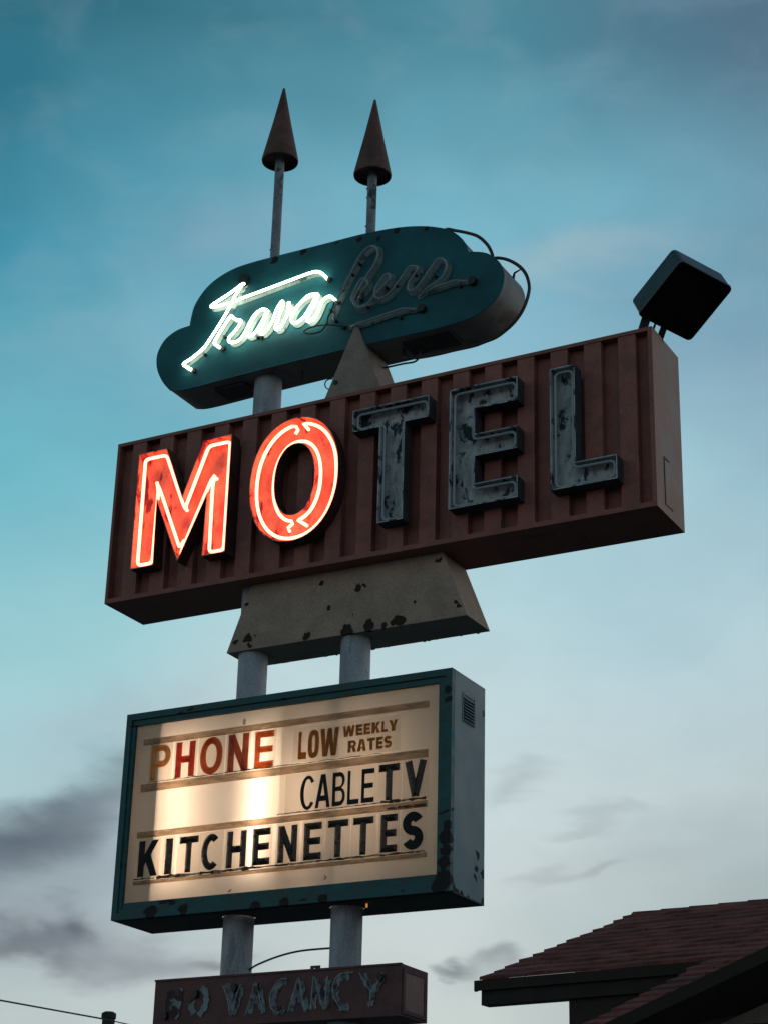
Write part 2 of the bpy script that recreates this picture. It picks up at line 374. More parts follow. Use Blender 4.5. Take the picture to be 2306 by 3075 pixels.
def wob(pts, y): return [tuple(p) for p in catmull(xz(pts, y), 4)]
b = MB(); yt = vy0 - .03
for s_ in (vs(1.55, .17, [(-.08, 1.0), (.2, .55), (.46, -.05), (.72, .55), (.98, 1.0)]) + vs(1.775, .15, [(0, -.03), (.3, .55), (.55, 1.05), (.8, .5), (1.05, -.05)]) +
           vs(2.0, .15, [(1.0, 1.1), (.5, 1.05), (.03, .6), (.1, .15), (.5, -.05), (1, .05)]) + vs(2.175, .16, [(0, -.02), (.3, .5), (.55, 1.08), (.8, .5), (1.08, -.08)]) +
           vs(2.385, .15, [(0, -.05), (.1, .5), (.16, 1.08), (.5, .5), (.88, -.03), (.95, .5), (1.05, 1.05)]) + vs(2.575, .16, [(1.3, 1.12), (.4, 1.08), (.05, .7), (.3, .2), (.7, -.08), (1.1, -.04)]) +
           vs(2.85, .19, [(-.1, 1.1), (.2, .75), (.45, .4), (.38, -.05)]) + vs(2.85, .19, [(1.0, 1.0), (.72, .6), (.45, .4)])):
    b.tube(wob([(a + random.uniform(-.006, .006), c + random.uniform(-.008, .008)) for a, c in s_], yt), .005, 6)
b.build('neon_tube', dead_glass_dim, t, 'dead broken neon tubing over VACANCY')

# ------------------------------------------------------------------ reader board cabinet
bx0, bx1, by0, by1, bz0, bz1 = .368, 3.657, .0023, .633, 4.9157, 6.7813
t = thing('message_board', 'lit cream letter board in a chipped teal frame between the two posts', 'letter board', (2.0, YM, bz0))
w = .012
def holes(px): return sellipse(px, YM, .15, .15, 2, 28)
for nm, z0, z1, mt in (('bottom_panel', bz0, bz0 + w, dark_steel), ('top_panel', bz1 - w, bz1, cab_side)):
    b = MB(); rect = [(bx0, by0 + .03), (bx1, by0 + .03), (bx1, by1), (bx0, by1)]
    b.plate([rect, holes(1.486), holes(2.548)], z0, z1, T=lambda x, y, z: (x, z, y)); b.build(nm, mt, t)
MB().box(bx1 - w, bx1 - .0005, by0 + .03, by1 - .0005, bz0 + w, bz1 - w).build('end_panel', cab_side, t, 'grey blue end panel with a louvred vent')
MB().box(bx0 + .0005, bx0 + w, by0 + .03, by1 - .0005, bz0 + w, bz1 - w).build('end_panel', cab_side, t)
MB().box(bx0 + w, bx1 - w, by1 - w, by1 - .001, bz0 + w, bz1 - w).build('back_panel', inner, t)
# frame: outer band and a lower inner band
b = MB()
def ring(b, x0, x1, z0, z1, wl, wr, wb, wt, y0, y1):
    b.box(x0, x1, y0, y1, z1 - wt, z1); b.box(x0, x1, y0, y1, z0, z0 + wb)
    b.box(x0, x0 + wl, y0, y1, z0 + wb, z1 - wt); b.box(x1 - wr, x1, y0, y1, z0 + wb, z1 - wt)
ring(b, bx0, bx1, bz0, bz1, .055, .062, .06, .06, by0, by0 + .06)
fr = b.build('frame', teal_frame, t)
b = MB(); ring(b, bx0 + .0555, bx1 - .0625, bz0 + .0605, bz1 - .0605, .034, .066, .034, .05, by0 + .018, by0 + .06)
b.build('inner_moulding', teal_frame, t)
b = MB(); b.box(bx0 + .08, bx1 - .11, by0 + .03, by0 + .058, bz0 + .095, bz0 + .148)
b.build('sill_moulding', teal_frame, t)
px0, px1, pz0, pz1, PY = .452, 3.534, 5.05, 6.675, .055
b = MB(); b.add([(px0, PY, pz0), (px1, PY, pz0), (px1, PY, pz1), (px0, PY, pz1)], [(0, 1, 2, 3)]); b.build('face_sheet', face_mat, t)
for z0, z1, y0 in ((6.482, 6.533, .030), (6.052, 6.118, .036), (5.632, 5.686, .036), (5.218, 5.250, .032)):
    MB().box(.553, 3.422, y0, PY - .003, z0, z1).build('letter_track', rail_mat, t)
for z1, x0, x1, w_ in ((6.127, .64, 1.95, .010), (6.125, 1.95, 3.0, .006), (5.70, 2.0, 3.0, .008), (5.703, 3.0, 3.42, .022), (5.262, .56, .78, .012), (5.262, .80, 1.75, .024), (5.264, 1.75, 3.0, .016), (5.262, 3.0, 3.42, .014), (5.645, 3.05, 3.42, .02)):
    b = MB(); m = int((x1 - x0) / .03); P = [(x0 + (x1 - x0) * i / m, z1 + random.uniform(-.003, .004)) for i in range(m + 1)]
    b.ribbon(P, [w_ * random.uniform(.5, 1.5) for _ in P], .026, .0255); b.build('dirt_line', dirt_mat, t)
b = MB()
b.box(bx1, bx1 + .006, .200, .212, 6.37, 6.62); b.box(bx1, bx1 + .006, .418, .430, 6.38, 6.64); b.box(bx1, bx1 + .006, .212, .418, 6.612, 6.63); b.box(bx1, bx1 + .006, .212, .418, 6.372, 6.384)
for i in range(8):
    z = 6.392 + i * .027
    b.hexa([(bx1 + .001, .213, z), (bx1 + .016, .213, z - .012), (bx1 + .016, .417, z - .012), (bx1 + .001, .417, z), (bx1 + .001, .213, z + .012), (bx1 + .018, .213, z - .009), (bx1 + .018, .417, z - .009), (bx1 + .001, .417, z + .012)])
b.build('vent', cab_side, t)
MB().box(bx1 + .0006, bx1 + .0012, .213, .417, 6.385, 6.611).build('vent_opening', black_metal, t)
for lx, ly, z0, z1, fm in ((.96, .27, 5.2, 6.5, fluor), (1.775, .165, 5.25, 6.45, fluor), (2.16, .30, 5.35, 6.25, fluor_dim), (2.75, .42, 5.3, 6.4, fluor_dim)):
    MB().tube([(lx, ly, z0), (lx, ly, z1)], .019, 10).build('fluorescent_tube', fm, t)
MB().box(.735, .741, .075, .40, 4.94, 6.76).build('added_baffle', inner, t)  # unseen baffle, added to end the lamp glow sharply at the left
MB().box(1.955, 1.960, .075, .115, 4.94, 6.76).build('added_baffle', inner, t)  # shallow baffle, also added, for the hard edge beside the brightest band
MB().tube([(2.80, .20, bz0 - .03), (2.80, .20, bz0 + .01)], .009, 8).build('lamp_lead', emit('leaking lamp light', (1., .45, .12), .5), t)

# ------------------------------------------------------------------ letters on the board
def arc_poly(cx, cz, a, b, t0, t1, n=18): return [(cx + a * math.cos(t0 + (t1 - t0) * i / n), cz + b * math.sin(t0 + (t1 - t0) * i / n)) for i in range(n + 1)]
def letter_strokes(ch, x0, x1, z0, z1, w):
    h = w / 2; L, Rr, B, T = x0 + h, x1 - h, z0 + h, z1 - h; m = (z0 + z1) / 2; cx = (x0 + x1) / 2
    if ch == 'H': return [[(L, z0), (L, z1)], [(Rr, z0), (Rr, z1)], [(L, m), (Rr, m)]]
    if ch == 'I': return [[(cx, z0), (cx, z1)]]
    if ch == 'T': return [[(x0, T), (x1, T)], [(cx, z0), (cx, T)]]
    if ch == 'E': return [[(x1, T), (L, T), (L, B), (x1, B)], [(L, m), (x1 - .01, m)]]
    if ch == 'N': return [[(L, z0), (L, z1)], [(Rr, z0), (Rr, z1)], [(L, z1 - .01), (Rr, z0 + .01)]]
    if ch == 'V': return [[(L, z1), (cx, z0 + .01)], [(Rr, z1), (cx, z0 + .01)]]
    if ch == 'P': return [[(L, z0), (L, z1)], [(L, T)] + arc_poly(Rr - .06, T - .075, .06, .075, math.pi / 2, -math.pi / 2, 10) + [(L, T - .15)]]
    if ch == 'O': return [sellipse(cx, m, (x1 - x0) / 2 - h, (z1 - z0) / 2 - h, 2.2, 32)]
    if ch == 'C': return [[(cx + ((x1 - x0) / 2 - h) * math.cos(a), m + ((z1 - z0) / 2 - h) * math.sin(a)) for a in [R_(50 + (310 - 50) * i / 22) for i in range(23)]]]
def S_outline(x0, x1, z0, z1, w):
    cx = (x0 + x1) / 2; H = z1 - z0; a = (x1 - x0) / 2 - w / 2; b_ = (H - w) / 4
    c1 = z1 - w / 2 - b_; c2 = z0 + w / 2 + b_
    P = [(cx + a * math.cos(t_), c1 + b_ * math.sin(t_)) for t_ in [R_(25 + (250 - 25) * i / 14) for i in range(15)]]
    P += [(cx + a * math.cos(t_), c2 + b_ * math.sin(t_)) for t_ in [R_(70 - (225) * i / 14) for i in range(15)]]
    V = [Vector(p) for p in P]; l = []; r = []
    for i in range(len(V)):
        tt = (V[min(i + 1, len(V) - 1)] - V[max(0, i - 1)]).normalized(); nn = Vector((-tt.y, tt.x)) * w / 2
        l.append(tuple(V[i] + nn)); r.append(tuple(V[i] - nn))
    return [l + r[::-1]]
def flat_letter(ch, x0, x1, z0, z1, s=.3, tt=.22):
    """outline loops in the box x0..x1, z0..z1"""
    Wd, H = x1 - x0, z1 - z0
    def q(pts): return [(x0 + a * Wd, z0 + c * H) for a, c in pts]
    if ch == 'L': return [q([(0, 0), (1, 0), (1, tt), (s, tt), (s, 1), (0, 1)])]
    if ch == 'I': return [q([(0, 0), (1, 0), (1, 1), (0, 1)])]
    if ch == 'T': return [q([(.5 - s / 2, 0), (.5 + s / 2, 0), (.5 + s / 2, 1 - tt), (1, 1 - tt), (1, 1), (0, 1), (0, 1 - tt), (.5 - s / 2, 1 - tt)])]
    if ch == 'E': return [q([(0, 0), (1, 0), (1, tt), (s, tt), (s, .5 - tt / 2), (.92, .5 - tt / 2), (.92, .5 + tt / 2), (s, .5 + tt / 2), (s, 1 - tt), (1, 1 - tt), (1, 1), (0, 1)])]
    if ch == 'K': return [q([(0, 0), (s, 0), (s, .30), (s + .09, .42), (1 - s * 1.05, 0), (1.02, 0), (.62, .60), (1., 1), (1 - s * 1.08, 1), (s, .60), (s, 1), (0, 1)])]
    if ch == 'Y': return [q([(.5 - s / 2, 0), (.5 + s / 2, 0), (.5 + s / 2, .40), (1, 1), (1 - s, 1), (.5, .62), (s, 1), (0, 1), (.5 - s / 2, .40)])]
    if ch == 'A': return [q([(0, 0), (s * .95, 0), (s * .95 + .06, .2), (1 - s * .95 - .06, .2), (1 - s * .95, 0), (1, 0), (.5 + s * .62, 1), (.5 - s * .62, 1)]), q([(.5, .76), (.5 - .13, .36), (.5 + .13, .36)])]
    if ch == 'W': return [q([(0, 1), (.15, 0), (.41, 0), (.5, .48), (.59, 0), (.85, 0), (1, 1), (.77, 1), (.705, .42), (.61, 1), (.39, 1), (.295, .42), (.23, 1)])]
    if ch == 'O': return [sellipse((x0 + x1) / 2, (z0 + z1) / 2, Wd / 2, H / 2, 2.8, 36), sellipse((x0 + x1) / 2, (z0 + z1) / 2, Wd / 2 * (1 - 2 * s), H / 2 * (1 - 1.5 * tt), 2.8, 28)]
    if ch == 'R': return [q([(0, 0), (s, 0), (s, .40), (.5, .40), (1 - s, 0), (1.02, 0), (.80, .44)] + arc_poly(.55, .71, .42, .29, R_(-60), R_(90), 10) + [(0, 1)]), q([(s, .58)] + arc_poly(.55, .69, .14, .11, R_(-90), R_(90), 6) + [(s, .80)])]
    if ch == 'B': return [q([(0, 0)] + arc_poly(.58, .27, .42, .27, R_(-90), R_(75), 10) + arc_poly(.55, .76, .40, .24, R_(-60), R_(90), 10) + [(0, 1)]),
                          q([(s, .13)] + arc_poly(.58, .285, .2, .155, R_(-90), R_(90), 8) + [(s, .44)]), q([(s, .57)] + arc_poly(.56, .725, .18, .145, R_(-90), R_(90), 8) + [(s, .87)])]
    if ch == 'S': return S_outline(x0, x1, z0, z1, .24 * H)
    if ch == 'C':
        w_ = s * Wd; cx, m = (x0 + x1) / 2, (z0 + z1) / 2
        o_ = [(cx + Wd / 2 * math.cos(a), m + H / 2 * math.sin(a)) for a in [R_(38 + (322 - 38) * i / 30) for i in range(31)]]
        i_ = [(cx + (Wd / 2 - w_) * math.cos(a), m + (H / 2 - w_ * .85) * math.sin(a)) for a in [R_(42 + (318 - 42) * i / 30) for i in range(31)]]
        return [o_ + i_[::-1]]
def letter_thing(ch, x0, x1, z0, z1, mt, label, group, flat=False, w=.058, pad=.018):
    t = thing('board_letter', label, 'sign letter', ((x0 + x1) / 2, PY - .012, z0), group)
    MB().box(x0 - pad, x1 + pad, PY - .0105, PY - .0075, z0 - .02, z1 + .02).build('clear_tile', sheet_mat, t)
    b = MB()
    if flat: b.plate(flat_letter(ch, x0, x1, z0, z1, flat, .2), PY - .017, PY - .0108)
    else:
        for k, s_ in enumerate(letter_strokes(ch, x0, x1, z0, z1, w)):
            b.ridge(s_, w, PY - .0108 - .0006 * k, .021, closed=(ch == 'O'))
    b.build('raised_letter', mt, t)
    return t
G1, G2, G3 = 'plastic letters spelling PHONE', 'plastic letters spelling TV', 'plastic letters spelling KITCHENETTES'
letter_thing('P', .640, .850, 6.147, 6.468, tan_pl, 'brownish sun-faded letter P that starts the word PHONE', G1)
letter_thing('H', .905, 1.110, 6.143, 6.466, red_pl, 'deep red raised letter H in the word PHONE', G1, w=.064)
letter_thing('O', 1.165, 1.400, 6.137, 6.474, red_or, 'orange red rounded letter O in the word PHONE', G1, w=.062)
letter_thing('N', 1.456, 1.668, 6.130, 6.472, red_br, 'dull red raised letter N in the word PHONE', G1, w=.066)
letter_thing('E', 1.730, 1.925, 6.136, 6.465, red_or, 'bright red letter E that ends the word PHONE', G1, w=.058)
letter_thing('T', 2.966, 3.160, 5.722, 6.030, black_pl, 'black raised letter T right after the word CABLE', G2, w=.062)
letter_thing('V', 3.208, 3.414, 5.722, 6.032, black_pl, 'black raised letter V that ends the CABLE TV line', G2, w=.066)
row = [('K', .587, .788, 'flat black letter K that starts the word KITCHENETTES'), ('I', .862, .945, 'broken-footed black letter I after the K of KITCHENETTES'),
       ('T', 1.010, 1.207, 'black letter T between I and C in KITCHENETTES'), ('C', 1.242, 1.440, 'rounded black letter C in KITCHENETTES'),
       ('H', 1.500, 1.697, 'black raised letter H in KITCHENETTES'), ('E', 1.762, 1.936, 'black letter E between H and N in KITCHENETTES'),
       ('N', 2.012, 2.201, 'black raised letter N in KITCHENETTES'), ('E', 2.265, 2.437, 'black letter E between N and T in KITCHENETTES'),
       ('T', 2.495, 2.692, 'first of the two neighbouring black letters T in KITCHENETTES'), ('T', 2.736, 2.931, 'second of the two neighbouring black letters T in KITCHENETTES'),
       ('E', 2.996, 3.152, 'cracked black letter E just before the final S of KITCHENETTES'), ('S', 3.202, 3.391, 'flat curved black letter S that ends KITCHENETTES')]
for ch, x0, x1, lab in row:
    letter_thing(ch, x0, x1, 5.286, 5.602, black_flat if ch in 'KS' else black_pl, lab, G3, flat=(.3 if ch in 'KS' else False), w=.06 if ch != 'I' else .075)
# printed word sheets
def word_sheet(label, x0, x1, z0, z1, words, mt, s, tt):
    t = thing('word_sheet', label, 'word sheet', ((x0 + x1) / 2, PY - .012, z0), 'printed word sheets on the letter board')
    MB().box(x0, x1, PY - .0105, PY - .0075, z0, z1).build('sheet', sheet_mat, t)
    for ch, a, b_, c, d in words:
        MB().plate(flat_letter(ch, a, b_, c, d, s if ch != 'W' else .22, tt), PY - .0128, PY - .0107).build('printed_letter', mt, t)
    return t
def spread(word, x0, x1, z0, z1, widths, gap):
    tot = sum(widths) + gap * (len(word) - 1); k = (x1 - x0) / tot; x = x0; out = []
    for ch, w_ in zip(word, widths): out.append((ch, x, x + w_ * k, z0, z1)); x += (w_ + gap) * k
    return out
word_sheet('sheet printed LOW WEEKLY RATES in heavy brown capitals', 2.12, 3.16, 6.142, 6.45,
    [('L', 2.172, 2.255, 6.167, 6.412), ('O', 2.268, 2.378, 6.165, 6.414), ('W', 2.388, 2.572, 6.166, 6.412)] +
    spread('WEEKLY', 2.606, 3.136, 6.313, 6.410, [1.55, .85, .85, 1.1, .75, 1.15], .14) + spread('RATES', 2.662, 3.082, 6.172, 6.276, [1.05, 1.15, 1., .85, 1.], .12), brown_pr, .37, .25)
word_sheet('sheet printed CABLE in thin black capitals', 2.06, 2.945, 5.70, 6.045,
    [('C', 2.212, 2.362, 5.717, 6.015), ('A', 2.360, 2.506, 5.722, 6.012), ('B', 2.526, 2.650, 5.722, 6.012), ('L', 2.672, 2.782, 5.722, 6.012), ('E', 2.805, 2.925, 5.722, 6.012)], black_flat, .235, .145)

# ------------------------------------------------------------------ tapered shroud under the motel box
t = thing('tapered_shroud', 'grey trapezoid casing with dark chipped patches under the MOTEL box', 'sign base', (2.5, .38, 7.29))
y0, y1 = .16, .61
b = MB()
b.hexa([(1.300, y0, 7.290), (3.712, y0, 7.290), (3.712, y1, 7.290), (1.300, y1, 7.290), (1.528, y0, ZB - .002), (3.470, y0, ZB - .002), (3.470, y1, ZB - .002), (1.528, y1, ZB - .002)])
m = 60
for i in range(m):
    x = 1.30 + 2.41 * i / m
    if random.random() < .3: b.box(x, x + 2.41 / m * random.uniform(.4, 1.), y1 - .01, y1 - .002, 7.290 - random.uniform(.001, .008), 7.2895)
b.build('casing', concrete, t)

# ------------------------------------------------------------------ MOTEL box
mx0, mx1, my1 = 0., 5.5, .635
t = thing('motel_sign', 'long brown ribbed box sign with MO lit red and TEL dark', 'sign', (2.75, YM, ZB))
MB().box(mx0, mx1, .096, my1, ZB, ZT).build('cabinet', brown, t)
MB().box(mx1 + .0005, mx1 + .004, .0, my1 + .0005, ZB + .0005, ZT - .0005).build('end_panel', brown_side, t, 'smooth lighter brown end panel')
b = MB(); ring(b, mx0, mx1, ZB, ZT, .03, .035, .045, .034, 0., .0955); b.build('edge_trim', brown, t)
b = MB()
P0, PI_ = .025, .3133
for k in range(18):
    x0 = P0 + PI_ * k + .155; x1 = min(P0 + PI_ * (k + 1), mx1 - .0355)
    if k == 17: break
    b.box(x0, x1, .008, .0875, ZB + .0455, ZT - .0345)
b.box(mx0 + .0305, mx1 - .0355, .088, .0952, ZB + .0455, ZT - .0345)
b.build('ribbed_panel', brown, t)
b = MB(); X = mx1 + .004
b.box(X, X + .006, .185, .197, 7.99, 8.43); b.box(X, X + .004, .197, .36, 7.995, 8.008); b.box(X, X + .005, .197, .30, 8.42, 8.43)
b.build('hatch_edge', dark_steel, t)
MB().box(1.95, 2.0, .2, .5, ZB - .003, ZB - .0005).build('seam_strip', brown, t)
MB().box(4.1, 4.7, .18, .5, ZB - .004, ZB - .0005).build('bottom_hatch', brown, t)

RY, BY = -.135, -.012      # rim and pan back planes
TY = -.085                 # tube plane
def channel(loops, mt, lab, wall):
    """open pan letter: outer loop (+ hole loop) with standing rims"""
    b = MB(); ins = []
    for i, l in enumerate(loops):
        q = inset(l, .009 if i == 0 else -.009); ins.append(q); n = len(l)
        vs_ = [(x, BY + .02, z) for x, z in l] + [(x, RY, z) for x, z in l] + [(x, RY, z) for x, z in q] + [(x, BY, z) for x, z in q]
        sm = n > 20
        for r_ in range(3): b.add(vs_[r_ * n:(r_ + 2) * n], [(k, (k + 1) % n, n + (k + 1) % n, n + k) for k in range(n)], sm)
    b.plate(ins, BY - .0005, BY + .02, back=False, sides=False)
    o = b.build('channel_letter', mt, t, lab); o.data.materials.append(wall)
    k = 0
    for l in loops:
        for i in range(len(l)): o.data.polygons[k + i].material_index = 1
        k += 3 * len(l)
    return o
def neon(parent, paths, mt, lab, r=.0155):
    b = MB()
    for p in paths: b.tube(p, r, 8)
    return b.build('neon_tube', mt, parent, lab)
Mp = [(.36, 9.335), (.682, 9.335), (.897, 8.80), (1.093, 9.335), (1.412, 9.335), (1.412, 8.15), (1.158, 8.15), (1.170, 8.76), (.894, 8.138), (.612, 8.80), (.628, 8.15), (.366, 8.15)]
tl = [mp for mp in inset(Mp, .048)]
def seq(poly, r, y): return [tuple(p) for p in xz([tuple(q) for q in rounded(poly, r, closed=False)], y)]
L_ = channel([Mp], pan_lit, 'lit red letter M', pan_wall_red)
i_ = tl
p1 = seq([(.925, 8.70), (.905, 8.695), i_[3], i_[4], i_[5], i_[6], (i_[7][0] - .002, i_[7][1] - .02), (i_[7][0] + .012, i_[7][1] + .05), (i_[7][0] + .045, i_[7][1] + .03)], .045, TY)
p2 = seq([(i_[7][0] + .02, i_[7][1] + .075), (i_[7][0] - .02, i_[7][1] + .03), (.905, 8.27), (.90, 8.23)], .03, TY - .004)
p3 = seq([(.895, 8.33), (.87, 8.31), (i_[9][0] + .03, i_[9][1] - .02), (i_[9][0] - .005, i_[9][1] + .05)], .03, TY)
p4 = seq([(i_[9][0] - .02, i_[9][1] + .085), (i_[9][0] + .004, i_[9][1] - .0), i_[10], i_[11], i_[0], i_[1], (.87, 8.76), (.90, 8.70), (.935, 8.66)], .045, TY - .003)
p5 = seq([(.895, 8.34), (.91, 8.37), (.94, 8.365)], .02, TY + .01)
neon(L_, [p1, p2, p3, p4, p5], neon_red, 'glowing red white tube')
Oo = sellipse(2.103, 8.748, .468, .612, 2.15, 72); Oh = sellipse(2.112, 8.742, .205, .348, 2.15, 56)
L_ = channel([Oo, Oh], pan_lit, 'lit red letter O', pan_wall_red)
def hook(c, d1, d2): return [(c[0] + d1[0], c[1] + d1[1]), (c[0] + d2[0], c[1] + d2[1])]
ro = sellipse(2.103, 8.748, .418, .562, 2.15, 80, R_(94), R_(94 + 350), closed=False)
ri = sellipse(2.112, 8.742, .247, .392, 2.15, 70, R_(-84), R_(-84 + 346), closed=False)
ro = [(ro[0][0] + .005, ro[0][1] - .09), (ro[0][0] + .03, ro[0][1] - .055)] + [(ro[0][0] + .008, ro[0][1] - .015)] + ro[1:] + [(ro[-1][0] + .06, ro[-1][1] - .075)]
ri = [(ri[0][0] + .10, ri[0][1] - .075)] + ri + [(ri[-1][0] + .015, ri[-1][1] - .03), (ri[-1][0] - .03, ri[-1][1] - .06), (ri[-1][0] - .01, ri[-1][1] - .10)]
neon(L_, [[tuple(p) for p in xz(ro, TY)], [tuple(p) for p in xz(ri, TY)]], neon_red, 'glowing red white tube')
for poly, lab in (([(2.697, 9.298), (3.465, 9.298), (3.465, 9.085), (3.228, 9.085), (3.228, 8.152), (2.975, 8.152), (2.975, 9.085), (2.697, 9.085)], 'dark unlit letter T with peeling pale paint'),
                  ([(3.668, 9.295), (4.318, 9.295), (4.318, 9.065), (3.916, 9.065), (3.916, 8.823), (4.318, 8.823), (4.318, 8.612), (3.916, 8.612), (3.916, 8.355), (4.318, 8.355), (4.318, 8.155), (3.668, 8.155)], 'dark unlit letter E with peeling pale paint'),
                  ([(4.620, 9.290), (4.850, 9.290), (4.850, 8.375), (5.216, 8.375), (5.216, 8.155), (4.620, 8.155)], 'dark unlit letter L with peeling pale paint')):
    L_ = channel([poly], pan, lab, pan_wall)
    q = inset(poly, .034); q = [tuple(p) for p in rounded(q, .05)]
    b = MB(); b.tube(xz(q, TY - .01), .0135, 8, closed=True); b.build('neon_tube', dead_glass, L_, 'dead grey glass tube')

# ------------------------------------------------------------------ fin
t = thing('pointed_fin', 'grey triangular fin rising from the MOTEL box to the cloud sign', 'fin', (2.571, .28, ZT))
b = MB(); b.plate([[(2.268, ZT + .001), (2.874, ZT + .001), (2.598, 10.30), (2.591, 10.317), (2.580, 10.305)]], .058, .50)
b.build('casing', fin_mat, t)
MB().tube([(2.394, .045, 9.741), (2.394, .058, 9.741)], .022, 10).build('bolt', black_metal, t)
b = MB(); b.tube([tuple(p) for p in catmull([(2.33, .22, 9.86), (2.268, .2, 9.874), (2.219, .2, 9.874), (2.193, .2, 9.846), (2.205, .2, 9.796), (2.25, .21, 9.765), (2.30, .23, 9.75)], 5)], .006, 6)
b.build('wire_loop', rubber, t)

# ------------------------------------------------------------------ cloud sign
cy0, cy1 = .088, .548
cl = [[0.505, 10.088], [0.411, 10.201], [0.335, 10.35], [0.315, 10.489], [0.343, 10.59], [0.413, 10.681], [0.537, 10.741], [0.684, 10.757]]
c2 = [[0.684, 10.757], [0.695, 10.845], [0.72, 10.96], [0.783, 11.067], [0.881, 11.165], [1.011, 11.235], [1.176, 11.282], [1.371, 11.296], [1.593, 11.297], [1.921, 11.294], [2.2, 11.292], [2.482, 11.291], [2.613, 11.288], [2.874, 11.271], [3.081, 11.242], [3.26, 11.199], [3.387, 11.154], [3.513, 11.094], [3.613, 11.01], [3.689, 10.905], [3.722, 10.800]]
c3 = [[3.722, 10.800], [3.816, 10.777], [3.889, 10.749], [3.947, 10.711], [3.998, 10.66], [4.042, 10.603], [4.071, 10.536], [4.084, 10.465], [4.078, 10.399], [4.064, 10.345], [4.035, 10.284], [3.993, 10.235], [3.935, 10.19], [3.849, 10.144], [3.719, 10.108], [3.53, 10.09], [3.309, 10.085], [2.9, 10.09], [2.5, 10.09], [2.1, 10.09], [1.7, 10.085], [1.3, 10.075], [1.0, 10.066], [0.788, 10.06], [0.62, 10.063], [.505, 10.088]]
def sm2(p, k=4): return [(q.x, q.z) for q in catmull([(a, 0, c) for a, c in p], k)][:-1]
outline = sm2(cl) + sm2(c2) + sm2(c3)
outline = outline[::-1]
t = thing('cloud_sign', 'teal cloud-shaped sign with half-lit white neon script above the MOTEL box', 'sign', (2.2, YM, 10.06))
MB().plate([outline], cy0 + .004, cy1, smooth=True, front=False).build('shell', cloud_side, t, 'grey sheet metal edge and back')
MB().plate([outline], cy0, cy0 + .0042, back=False).build('face', teal, t)
q = inset(outline, .0)
MB().tube(xz(outline, cy0 + .003), .006, 6, closed=True).build('edge_bead', teal, t)
for x0, x1 in ((.95, 1.28), (3.0, 3.5)): MB().box(x0, x1, .2, .44, 10.035 if x0 < 2 else 10.07, 10.10).build('bottom_hatch', dark_steel, t)
SY = cy0 - .06
bar = [[2.245, 10.884], [2.208, 10.933], [2.149, 10.965], [2.074, 10.967], [1.89, 10.945], [1.599, 10.909], [1.363, 10.881], [1.244, 10.869], [1.1, 10.862], [0.997, 10.860], [0.962, 10.876], [1.001, 10.899], [1.119, 10.943], [1.236, 10.993], [1.31, 11.04], [1.325, 11.075]]
stem = [[1.325, 11.085], [1.312, 11.03], [1.24, 10.928], [1.198, 10.84], [1.133, 10.729], [1.068, 10.629], [0.991, 10.521], [0.913, 10.436], [0.798, 10.359], [0.704, 10.318], [0.686, 10.298], [0.715, 10.271], [0.764, 10.243]]
rava = [[1.088, 10.412], [1.04, 10.440], [1.043, 10.487], [1.107, 10.585], [1.173, 10.673], [1.209, 10.708], [1.239, 10.680], [1.276, 10.652], [1.319, 10.637], [1.315, 10.598], [1.262, 10.53], [1.204, 10.477], [1.204, 10.43], [1.263, 10.406], [1.325, 10.431], [1.376, 10.488], [1.429, 10.589], [1.483, 10.662], [1.552, 10.694], [1.612, 10.680], [1.552, 10.694], [1.484, 10.656], [1.43, 10.566], [1.394, 10.483], [1.432, 10.435], [1.496, 10.459], [1.561, 10.546], [1.630, 10.672], [1.594, 10.584], [1.558, 10.501], [1.549, 10.447], [1.585, 10.427], [1.641, 10.47], [1.689, 10.549], [1.73, 10.653], [1.775, 10.733], [1.795, 10.70], [1.762, 10.6], [1.73, 10.494], [1.73, 10.44], [1.777, 10.444], [1.83, 10.527], [1.854, 10.623], [1.858, 10.707], [1.872, 10.65], [1.905, 10.604], [1.942, 10.618], [2.008, 10.676], [2.086, 10.722], [2.178, 10.711], [2.098, 10.714], [2.008, 10.676], [1.941, 10.613], [1.899, 10.533], [1.908, 10.474], [1.961, 10.456], [2.039, 10.511], [2.114, 10.616], [2.180, 10.713], [2.148, 10.619], [2.095, 10.519], [2.075, 10.457], [2.105, 10.433], [2.155, 10.471], [2.197, 10.551], [2.228, 10.622], [2.278, 10.652], [2.325, 10.648], [2.362, 10.608]]
def script(paths, y, dy=.010, hook_=True):
    out = []
    for p in paths:
        q = [(a, y - dy * (i % 7) / 7, c) for i, (a, c) in enumerate(p)]
        if hook_: q[0] = (q[0][0], cy0 + .01, q[0][2]); q[-1] = (q[-1][0], cy0 + .01, q[-1][2])
        out.append([tuple(v) for v in catmull(q, 5)])
    return out
b = MB()
for p in script([bar, stem], SY): b.tube(p, .0130, 8)
b.build('neon_tube', neon_white, t, 'glowing white tube of the tall script capital')
b = MB()
for p in script([rava], SY): b.tube(p, .0130, 8)
b.build('neon_tube', neon_white, t, 'glowing white tube of the small script letters')
b = MB()
for k, p in enumerate((bar, stem, rava)):
    q = [(v.x, v.z) for v in catmull(xz(p, 0), 4)]
    b.ribbon(q, .044, cy0 - .002 - .003 * k, cy0 - .0045 - .003 * k)
b.build('painted_script', script_paint, t)
gL = [[2.327, 10.432], [2.376, 10.559], [2.466, 10.742], [2.548, 10.885], [2.619, 11.008], [2.704, 11.079], [2.779, 11.076], [2.813, 11.023], [2.8, 10.929], [2.754, 10.843], [2.703, 10.78], [2.631, 10.669], [2.571, 10.555], [2.595, 10.479], [2.649, 10.45], [2.713, 10.461], [2.765, 10.496]]
